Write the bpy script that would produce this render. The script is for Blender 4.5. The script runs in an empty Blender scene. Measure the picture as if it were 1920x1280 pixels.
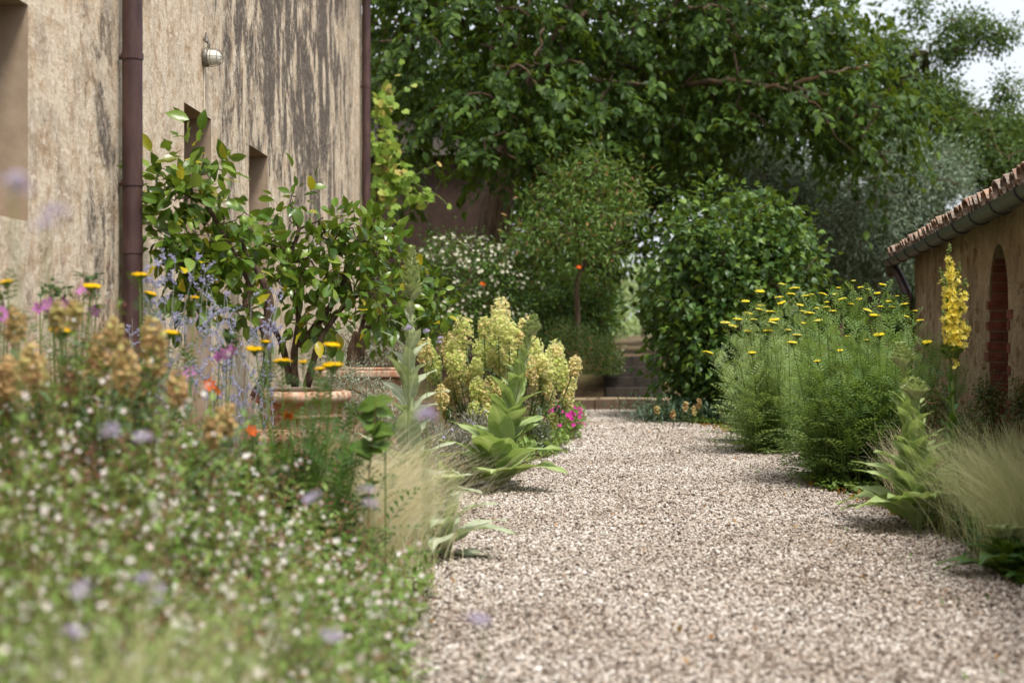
import bpy, math, random
import numpy as np
from mathutils import Matrix, Vector
rng = np.random.default_rng(7); random.seed(7)
S = bpy.context.scene
C = S.collection
# ------------------------------------------------------------------ camera, sky, sun, exposure
F, HZ, CAMZ = 2933.0, 620.0, 1.15          # focal length in photo pixels, horizon row, eye height
cam_d = bpy.data.cameras.new('camera'); cam = bpy.data.objects.new('camera', cam_d); C.objects.link(cam)
cam.location = (0, 0, CAMZ); cam.rotation_euler = (math.pi/2, 0, 0)
cam_d.sensor_width = 36; cam_d.lens = F/1920*36; cam_d.shift_y = (HZ-640)/1920
cam_d.clip_start = .05; cam_d.clip_end = 2000
cam_d.dof.use_dof = True; cam_d.dof.focus_distance = 11.8; cam_d.dof.aperture_fstop = 1.9; cam_d.dof.aperture_blades = 0
S.camera = cam
SUN_AZ, SUN_EL = math.radians(146), math.radians(62)     # azimuth from +Y (view axis) towards +X
w = bpy.data.worlds.new('World'); S.world = w; w.use_nodes = True
nt = w.node_tree; bg = nt.nodes['Background']
sky = nt.nodes.new('ShaderNodeTexSky'); sky.sky_type = 'NISHITA'; sky.sun_disc = False
sky.sun_elevation = SUN_EL; sky.sun_rotation = SUN_AZ; sky.dust_density = 6; sky.air_density = 1.3
mixs = nt.nodes.new('ShaderNodeMix'); mixs.data_type = 'RGBA'; mixs.inputs[0].default_value = .72
nt.links.new(sky.outputs[0], mixs.inputs[6]); mixs.inputs[7].default_value = (4.9, 5.1, 5.5, 1)   # veil of high thin cloud
nt.links.new(mixs.outputs[2], bg.inputs[0]); bg.inputs[1].default_value = .15
sd = bpy.data.lights.new('sun', 'SUN'); sd.energy = 3.0; sd.angle = math.radians(13); sd.color = (1, .965, .905)
sun = bpy.data.objects.new('sun', sd); C.objects.link(sun)
sdir = Vector((math.sin(SUN_AZ)*math.cos(SUN_EL), math.cos(SUN_AZ)*math.cos(SUN_EL), math.sin(SUN_EL)))
sun.rotation_euler = sdir.to_track_quat('Z', 'Y').to_euler(); sun.location = sdir*40
S.view_settings.view_transform = 'Standard'; S.view_settings.look = 'None'
S.view_settings.exposure = 0.64; S.view_settings.gamma = 1.0
S.render.engine = 'CYCLES'
cy = S.cycles; cy.use_denoising = True; cy.max_bounces = 7; cy.diffuse_bounces = 4; cy.glossy_bounces = 2
cy.transmission_bounces = 5; cy.transparent_max_bounces = 6; cy.caustics_reflective = False; cy.caustics_refractive = False
cy.sample_clamp_indirect = 6
try: cy.denoiser = 'OPENIMAGEDENOISE'
except Exception: pass

# ------------------------------------------------------------------ helpers
A = np.array
def P(px, py, D): return A([(px-960)*D/F, D, CAMZ-(py-HZ)*D/F])       # a point at depth D seen at a photo pixel
def G(px, py, z=0.): D = (CAMZ-z)*F/(py-HZ); return A([(px-960)*D/F, D, z])   # a point on level ground
def norm(v): return v/np.maximum(np.linalg.norm(v, axis=-1, keepdims=True), 1e-9)
def orient(d, up=None, roll=None):
    d = norm(np.atleast_2d(A(d, float))); n = len(d)
    if up is None: up = np.tile(A([0, 0, 1.]), (n, 1))
    up = np.broadcast_to(up, d.shape)
    bad = np.abs((d*norm(up)).sum(1)) > .97
    up = np.where(bad[:, None], A([.3, 1, .2]), up)
    x = norm(np.cross(d, up)); z = np.cross(x, d)
    if roll is not None:
        c, s = np.cos(roll)[:, None], np.sin(roll)[:, None]
        x, z = x*c+z*s, z*c-x*s
    return np.stack((x, d, z), axis=2)
def T(verts, faces):
    return (A(verts, float), A([i for f in faces for i in f], int), A([len(f) for f in faces], int))
class MB:
    def __init__(s): s.V, s.L, s.S, s.M, s.R, s.U, s.n = [], [], [], [], [], [], 0
    def raw(s, V, L, Z, m=0, r=0., u=None):
        s.V.append(V); s.L.append(L+s.n); s.S.append(Z); s.M.append(np.full(len(Z), m) if np.isscalar(m) else m)
        s.R.append(np.full(len(Z), r) if np.isscalar(r) else r); s.n += len(V)
        s.U.append(np.zeros(len(V)) if u is None else u)
    def add(s, verts, faces, m=0, r=0.): t = T(verts, faces); s.raw(t[0], t[1], t[2], m, r); return s
    def scat(s, t, pos, R, sc, m=0, rnd=None):
        pos = np.atleast_2d(pos); N = len(pos)
        if N == 0: return s
        sc = np.broadcast_to(A(sc, float), (N,)) if np.ndim(sc) < 2 else sc
        lv = t[0][None]*(sc[:, None, None] if sc.ndim == 1 else sc[:, None, :])
        V = np.einsum('nij,nvj->nvi', R, lv)+pos[:, None]
        nv = len(t[0]); L = (t[1][None]+np.arange(N)[:, None]*nv).ravel()
        if rnd is None: rnd = rng.random(N)
        u = np.tile(t[3], N) if len(t) > 3 else None
        s.raw(V.reshape(-1, 3), L, np.tile(t[2], N), m, np.repeat(rnd, len(t[2])), u); return s
    def box(s, lo, hi, m=0, r=0.):
        x0, y0, z0 = lo; x1, y1, z1 = hi
        return s.add([(x0,y0,z0),(x1,y0,z0),(x1,y1,z0),(x0,y1,z0),(x0,y0,z1),(x1,y0,z1),(x1,y1,z1),(x0,y1,z1)],
                     [(0,3,2,1),(4,5,6,7),(0,1,5,4),(1,2,6,5),(2,3,7,6),(3,0,4,7)], m, r)
    def tube(s, pts, rad, sides=6, m=0, r=0., cap=True):
        pts = A(pts, float); n = len(pts); rad = np.broadcast_to(A(rad, float), (n,))
        d = np.gradient(pts, axis=0); Rm = orient(d, A([.12, .99, .05]) if abs(norm(d[0])[2]) > .6 else None)
        a = np.arange(sides)*2*math.pi/sides
        ring = np.cos(a)[None, :, None]*Rm[:, None, :, 0]+np.sin(a)[None, :, None]*Rm[:, None, :, 2]
        V = (pts[:, None]+ring*rad[:, None, None]).reshape(-1, 3)
        Fc = [(i*sides+j, i*sides+(j+1) % sides, (i+1)*sides+(j+1) % sides, (i+1)*sides+j) for i in range(n-1) for j in range(sides)]
        if cap: Fc += [tuple(range(sides))[::-1], tuple((n-1)*sides+j for j in range(sides))]
        return s.add(V, Fc, m, r)
    def lathe(s, prof, c, sides=32, m=0):
        a = np.arange(sides)*2*math.pi/sides; n = len(prof)
        V = [(c[0]+r*math.cos(t), c[1]+r*math.sin(t), c[2]+z) for r, z in prof for t in a]
        Fc = [(i*sides+j, i*sides+(j+1) % sides, (i+1)*sides+(j+1) % sides, (i+1)*sides+j) for i in range(n-1) for j in range(sides)]
        return s.add(V, Fc, m)
    def mesh(s, name, mats, smooth=False):
        me = bpy.data.meshes.new(name)
        V = np.concatenate(s.V); L = np.concatenate(s.L); Z = np.concatenate(s.S)
        me.vertices.add(len(V)); me.vertices.foreach_set('co', V.astype(np.float32).ravel())
        me.loops.add(len(L)); me.loops.foreach_set('vertex_index', L.astype(np.int32))
        st = np.concatenate(([0], np.cumsum(Z)[:-1])).astype(np.int32)
        me.polygons.add(len(Z)); me.polygons.foreach_set('loop_start', st)
        for m in (mats if isinstance(mats, (list, tuple)) else [mats]): me.materials.append(m)
        me.polygons.foreach_set('material_index', np.concatenate(s.M).astype(np.int32))
        a = me.attributes.new('rnd', 'FLOAT', 'FACE'); a.data.foreach_set('value', np.concatenate(s.R).astype(np.float32))
        U = np.concatenate(s.U)
        if U.any(): a = me.attributes.new('mid', 'FLOAT', 'POINT'); a.data.foreach_set('value', U.astype(np.float32))
        me.polygons.foreach_set('use_smooth', np.full(len(Z), bool(smooth)))
        me.update(calc_edges=True); me.validate()
        return me
    def build(s, name, mats, parent=None, smooth=False, stuff=False):
        return link(name, s.mesh(name, mats, smooth), parent, stuff)
def worldloc(o):
    v = Vector((0, 0, 0))
    while o is not None: v = v+o.location; o = o.parent
    return v
def link(name, me, parent=None, stuff=False):
    o = bpy.data.objects.new(name, me); C.objects.link(o)
    if parent is not None: o.parent = parent; o.location = -worldloc(parent)
    if stuff: o['kind'] = 'stuff'
    return o
def put(name, me, pos, R, sc, parent):                 # one shared-mesh piece of a thing
    o = bpy.data.objects.new(name, me); C.objects.link(o); o.parent = parent
    M = Matrix([[*(A(R)[i]), 0] for i in range(3)]+[[0, 0, 0, 1]])
    sc = (sc, sc, sc) if np.isscalar(sc) else sc
    o.matrix_basis = Matrix.Translation(Vector(pos)-worldloc(parent)) @ M @ Matrix.Diagonal((*sc, 1))
    return o
def tag(o, label, cat, group=None):
    o['label'] = label; o['category'] = cat
    if group: o['group'] = group
    return o
def thing(name, label, cat, loc, group=None):
    o = bpy.data.objects.new(name, None); C.objects.link(o); o.location = Vector(loc); o.empty_display_size = .1
    return tag(o, label, cat, group)
def struct(o): o['kind'] = 'structure'; return o
def spline(pts, n=12):
    pts = A(pts, float); k = len(pts); p = np.vstack((2*pts[0]-pts[1], pts, 2*pts[-1]-pts[-2])); out = []
    for i in range(k-1):
        a, b, c, d = p[i:i+4]
        for t in np.linspace(0, 1, n, endpoint=False):
            out.append(.5*((2*b)+(c-a)*t+(2*a-5*b+4*c-d)*t*t+(3*b-a-3*c+d)*t**3))
    out.append(pts[-1]); return A(out)

# ------------------------------------------------------------------ materials
def srgb(r, g, b): return tuple(((c/255/12.92) if c/255 < .04045 else ((c/255+.055)/1.055)**2.4) for c in (r, g, b))
class NT:
    def __init__(s, name):
        s.m = bpy.data.materials.new(name); s.m.use_nodes = True; s.t = s.m.node_tree; s.N = s.t.nodes
        s.bsdf = s.N['Principled BSDF']; s.out = s.N['Material Output']
    def n(s, ty, **kw):
        o = s.N.new(ty)
        for k, v in kw.items(): setattr(o, k, v)
        return o
    def l(s, a, b): s.t.links.new(a, b)
    def math(s, op, a, b=None, clamp=False):
        o = s.n('ShaderNodeMath', operation=op); o.use_clamp = clamp
        for i, v in enumerate((a, b)):
            if v is None: continue
            if isinstance(v, (int, float)): o.inputs[i].default_value = v
            else: s.l(v, o.inputs[i])
        return o.outputs[0]
    def mix(s, f, a, b, blend='MIX'):
        o = s.n('ShaderNodeMix', data_type='RGBA', blend_type=blend)
        for i, v in ((0, f), (6, a), (7, b)):
            if isinstance(v, (int, float)): o.inputs[i].default_value = v
            elif isinstance(v, tuple): o.inputs[i].default_value = (*v[:3], 1)
            else: s.l(v, o.inputs[i])
        return o.outputs[2]
    def ramp(s, f, stops, interp='LINEAR'):
        o = s.n('ShaderNodeValToRGB'); cr = o.color_ramp; cr.interpolation = interp
        while len(cr.elements) < len(stops): cr.elements.new(.5)
        for e, (p, c) in zip(cr.elements, stops):
            e.position = p; e.color = (*c, 1) if isinstance(c, tuple) else (c, c, c, 1)
        s.l(f, o.inputs[0]); return o.outputs[0]
    def coord(s, scale=(1, 1, 1), out='Object'):
        tc = s.n('ShaderNodeTexCoord'); mp = s.n('ShaderNodeMapping'); mp.inputs['Scale'].default_value = scale
        s.l(tc.outputs[out], mp.inputs[0]); return mp.outputs[0]
    def noise(s, vec, scale=1., detail=4., rough=.55, dist=0.):
        o = s.n('ShaderNodeTexNoise'); o.inputs['Scale'].default_value = scale; o.inputs['Detail'].default_value = detail
        o.inputs['Roughness'].default_value = rough; o.inputs['Distortion'].default_value = dist
        s.l(vec, o.inputs['Vector']); return o.outputs['Fac']
    def sstep(s, v, a, b):
        o = s.n('ShaderNodeMapRange', interpolation_type='SMOOTHSTEP'); s.l(v, o.inputs[0])
        o.inputs[1].default_value = a; o.inputs[2].default_value = b; return o.outputs[0]
    def bump(s, h, strength=.5, dist=.02):
        b = s.n('ShaderNodeBump'); b.inputs['Strength'].default_value = strength; b.inputs['Distance'].default_value = dist
        s.l(h, b.inputs['Height']); s.l(b.outputs[0], s.bsdf.inputs['Normal'])
    def fin(s, col=None, rough=.8, spec=.3, metal=0.):
        if col is not None:
            if isinstance(col, tuple): s.bsdf.inputs['Base Color'].default_value = (*col, 1)
            else: s.l(col, s.bsdf.inputs['Base Color'])
        s.bsdf.inputs['Roughness'].default_value = rough; s.bsdf.inputs['Specular IOR Level'].default_value = spec
        s.bsdf.inputs['Metallic'].default_value = metal; return s.m
def rndval(k):
    a = k.n('ShaderNodeAttribute', attribute_name='rnd'); o = k.n('ShaderNodeObjectInfo')
    return k.math('FRACT', k.math('ADD', a.outputs['Fac'], o.outputs['Random']))
def leafmat(name, cols, rough=.5, trans=.3, spec=.35, mid=None, fine=30., tcol=None):
    k = NT(name); r = rndval(k); n = len(cols)
    c = k.ramp(r, [(i/(n-1) if n > 1 else 0, col) for i, col in enumerate(cols)])
    nz = k.noise(k.coord(), fine, 2.)
    c = k.mix(.55, c, k.ramp(nz, [(.3, .72), (.7, 1.0)]), 'MULTIPLY')
    if mid is not None:
        a = k.n('ShaderNodeAttribute', attribute_name='mid'); c = k.mix(k.math('MULTIPLY', a.outputs['Fac'], .75), c, mid)
    k.fin(c, rough, spec)
    if trans > 0:
        tr = k.n('ShaderNodeBsdfTranslucent'); mx = k.n('ShaderNodeMixShader'); mx.inputs[0].default_value = trans
        tc = k.mix(.5, c, tcol if tcol else (.32, .42, .03)); k.l(tc, tr.inputs[0])
        k.l(k.bsdf.outputs[0], mx.inputs[1]); k.l(tr.outputs[0], mx.inputs[2]); k.l(mx.outputs[0], k.out.inputs[0])
    return k.m
def plainmat(name, c1, c2, scale=8., rough=.8, spec=.3, bump=.3, stretch=(1, 1, 1), metal=0.):
    k = NT(name); nz = k.noise(k.coord(stretch), scale, 6.)
    r = rndval(k)
    c = k.ramp(nz, [(.3, c1), (.7, c2)]); c = k.mix(.35, c, k.ramp(r, [(0, .55), (1, 1.)]), 'MULTIPLY')
    if bump: k.bump(nz, bump)
    return k.fin(c, rough, spec, metal)

def stucco():
    k = NT('weathered_stucco'); tc = k.n('ShaderNodeTexCoord'); sx = k.n('ShaderNodeSeparateXYZ'); k.l(tc.outputs['Object'], sx.inputs[0])
    Y, Z = sx.outputs['Y'], sx.outputs['Z']
    big = k.noise(k.coord((1, .8, .45)), 1.0, 4.); mid = k.noise(k.coord((1, 3.4, 3.4)), 1.3, 7., .68, .6)
    strk = k.noise(k.coord((1, 3.8, 2.9)), 1.5, 8., .7, 1.); fine = k.noise(k.coord((1, 9, 18)), 1.7, 7., .78)
    flake = k.noise(k.coord((1, 5, 8.5)), 2.4, 6., .75); grey = k.noise(k.coord((1, 2.2, 1.5)), 1.7, 6., .65, .6)
    col = k.ramp(mid, [(.3, srgb(156, 132, 106)), (.44, srgb(202, 180, 152)), (.56, srgb(224, 210, 186)), (.7, srgb(192, 166, 136))])
    col = k.mix(k.math('MULTIPLY', k.sstep(grey, .47, .62), .55), col, srgb(180, 168, 152))
    brown = k.math('MULTIPLY', k.sstep(strk, .5, .64), .38); col = k.mix(brown, col, srgb(146, 114, 86))
    pale = k.math('MULTIPLY', k.sstep(flake, .53, .62), .7); col = k.mix(pale, col, srgb(238, 226, 206))
    col = k.mix(k.math('MULTIPLY', k.sstep(fine, .5, .62), .38), col, srgb(122, 98, 78))
    # black lichen run-off below the eaves
    b1 = k.math('MULTIPLY', k.sstep(Y, 11.6, 13.8), k.sstep(Y, 23.5, 18.0)); top = k.math('ADD', k.math('MULTIPLY', k.sstep(Z, .9, 3.9), .85), .15)
    band = k.math('MULTIPLY', b1, top)
    band = k.math('ADD', band, k.math('MULTIPLY', k.math('MULTIPLY', k.sstep(Y, 9.9, 9.2), k.sstep(Y, 8.5, 9.2)), .62))
    band = k.math('ADD', band, .1)
    colm = k.noise(k.coord((1, 1.1, .55)), 1.2, 7., .62, 1.5)
    thr = k.math('ADD', k.math('MULTIPLY', strk, .6), k.math('MULTIPLY', grey, .4))
    thr = k.math('ADD', thr, k.math('MULTIPLY', fine, .2))
    thr = k.math('ADD', thr, k.math('MULTIPLY', band, k.math('ADD', k.math('MULTIPLY', k.math('SUBTRACT', colm, .42), 1.5), .12)))
    dark = k.sstep(thr, .7, .9); spk = k.sstep(flake, .6, .5)
    dk = k.math('MULTIPLY', k.math('MULTIPLY', dark, .93), k.math('ADD', k.math('MULTIPLY', spk, .5), .5), True)
    col = k.mix(dk, col, k.ramp(fine, [(.35, srgb(36, 33, 32)), (.65, srgb(82, 74, 68))]))
    wash = k.math('MULTIPLY', k.math('MULTIPLY', band, k.sstep(colm, .38, .62)), .62, True); col = k.mix(wash, col, srgb(108, 98, 90))
    foot = k.math('MULTIPLY', k.sstep(Z, .7, .1), .4); col = k.mix(foot, col, srgb(140, 125, 104))
    k.bump(k.math('ADD', fine, k.math('MULTIPLY', flake, .8)), .55, .012)
    return k.fin(col, .92, .15)
def rubble():
    k = NT('rubble_plaster'); v = k.coord()
    n1 = k.noise(v, 2.2, 6., .6); n2 = k.noise(v, 9., 6., .7); n3 = k.noise(k.coord((1, 1, 1.7)), 4., 5., .65, .8)
    col = k.ramp(n1, [(.3, srgb(128, 108, 88)), (.5, srgb(160, 138, 114)), (.7, srgb(184, 164, 138))])
    col = k.mix(k.math('MULTIPLY', k.sstep(n3, .54, .66), .8), col, srgb(112, 92, 72))
    col = k.mix(k.math('MULTIPLY', k.sstep(n2, .55, .7), .55), col, srgb(84, 68, 54))
    k.bump(k.math('ADD', n2, n3), 1., .05); return k.fin(col, .95, .1)
def pebble():
    k = NT('gravel_stone'); a = k.n('ShaderNodeAttribute', attribute_name='prnd', attribute_type='INSTANCER')
    c = k.ramp(a.outputs['Fac'], [(0, srgb(66, 57, 51)), (.1, srgb(108, 95, 85)), (.26, srgb(146, 132, 119)), (.4, srgb(182, 172, 160)),
                                  (.6, srgb(204, 196, 186)), (.74, srgb(180, 162, 147)), (.88, srgb(216, 210, 203)), (1, srgb(232, 229, 223))])
    nz = k.noise(k.coord((60, 60, 60)), 1., 3.); c = k.mix(.4, c, k.ramp(nz, [(.3, .7), (.7, 1.)]), 'MULTIPLY')
    g = k.n('ShaderNodeNewGeometry'); big = k.noise(g.outputs['Position'], .9, 3., .6); c = k.mix(.6, c, k.ramp(big, [(.36, (.66, .6, .54)), (.6, (1., 1., 1.))]), 'MULTIPLY')
    return k.fin(c, .8, .3)
def gravelbed():
    k = NT('gravel_bed'); v = k.coord((55, 55, 1)); vo = k.n('ShaderNodeTexVoronoi'); k.l(v, vo.inputs['Vector']); vo.inputs['Scale'].default_value = 1.
    bw = k.n('ShaderNodeSeparateColor'); k.l(vo.outputs['Color'], bw.inputs[0])
    c = k.ramp(bw.outputs[0], [(0, srgb(74, 64, 56)), (.4, srgb(116, 102, 90)), (.8, srgb(156, 140, 124)), (1, srgb(200, 188, 174))])
    c = k.mix(.7, c, k.ramp(vo.outputs['Distance'], [(.3, 1.), (.8, .35)]), 'MULTIPLY')
    k.bump(k.math('SUBTRACT', 1., vo.outputs['Distance']), .8, .01); return k.fin(c, .9, .2)
def soil():
    k = NT('soil'); v = k.coord(); n1 = k.noise(v, 1.1, 5.); n2 = k.noise(v, 28., 6., .7)
    c = k.ramp(n2, [(.3, srgb(58, 46, 36)), (.55, srgb(104, 86, 66)), (.75, srgb(150, 130, 104))])
    c = k.mix(k.math('MULTIPLY', k.sstep(n1, .48, .62), .5), c, srgb(70, 78, 38)); k.bump(n2, .8, .03); return k.fin(c, .95, .1)
def stonemat(name, a, b, sc=5.):
    k = NT(name); v = k.coord(); n1 = k.noise(v, sc, 6., .65); n2 = k.noise(v, sc*7, 5., .7)
    c = k.ramp(n1, [(.3, a), (.7, b)]); c = k.mix(.4, c, k.ramp(n2, [(.3, .45), (.7, 1.)]), 'MULTIPLY')
    c = k.mix(.35, c, k.ramp(rndval(k), [(0, .6), (1, 1.)]), 'MULTIPLY'); k.bump(k.math('ADD', n1, n2), .6, .03); return k.fin(c, .9, .2)
def tilemat():
    k = NT('roof_tile'); v = k.coord((1, 1, 1), 'Object'); r = rndval(k); n1 = k.noise(v, 14., 5., .7); n2 = k.noise(v, 30., 4.)
    c = k.ramp(r, [(0, srgb(128, 98, 82)), (.4, srgb(152, 126, 108)), (.7, srgb(122, 108, 98)), (1, srgb(160, 132, 112))])
    c = k.mix(k.math('MULTIPLY', k.sstep(n1, .5, .62), .75), c, srgb(186, 180, 168)); c = k.mix(k.math('MULTIPLY', k.sstep(n2, .58, .68), .85), c, srgb(62, 54, 48))
    og = k.math('MULTIPLY', k.sstep(n1, .45, .36), k.math('GREATER_THAN', r, .78)); c = k.mix(og, c, srgb(206, 122, 42))
    k.bump(n1, .4, .01); return k.fin(c, .9, .2)
def terracotta():
    k = NT('terracotta'); v = k.coord(); n1 = k.noise(v, 4., 6., .6); n2 = k.noise(k.coord((6, 6, 1.2)), 2., 5., .65)
    c = k.ramp(n1, [(.3, srgb(150, 104, 80)), (.7, srgb(184, 138, 110))]); c = k.mix(k.math('MULTIPLY', k.sstep(n2, .42, .6), .75), c, srgb(202, 184, 162))
    k.bump(n1, .25, .01); return k.fin(c, .85, .2)
def barkmat(name, a, b, st=(9, 9, 1.5), lichen=None):
    k = NT(name); n1 = k.noise(k.coord(st), 1.6, 6., .7, .4); c = k.ramp(n1, [(.35, a), (.65, b)])
    if lichen: c = k.mix(k.math('MULTIPLY', k.sstep(k.noise(k.coord(), 3.5, 4.), .48, .6), .8), c, lichen)
    k.bump(n1, .9, .04); return k.fin(c, .95, .1)
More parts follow.
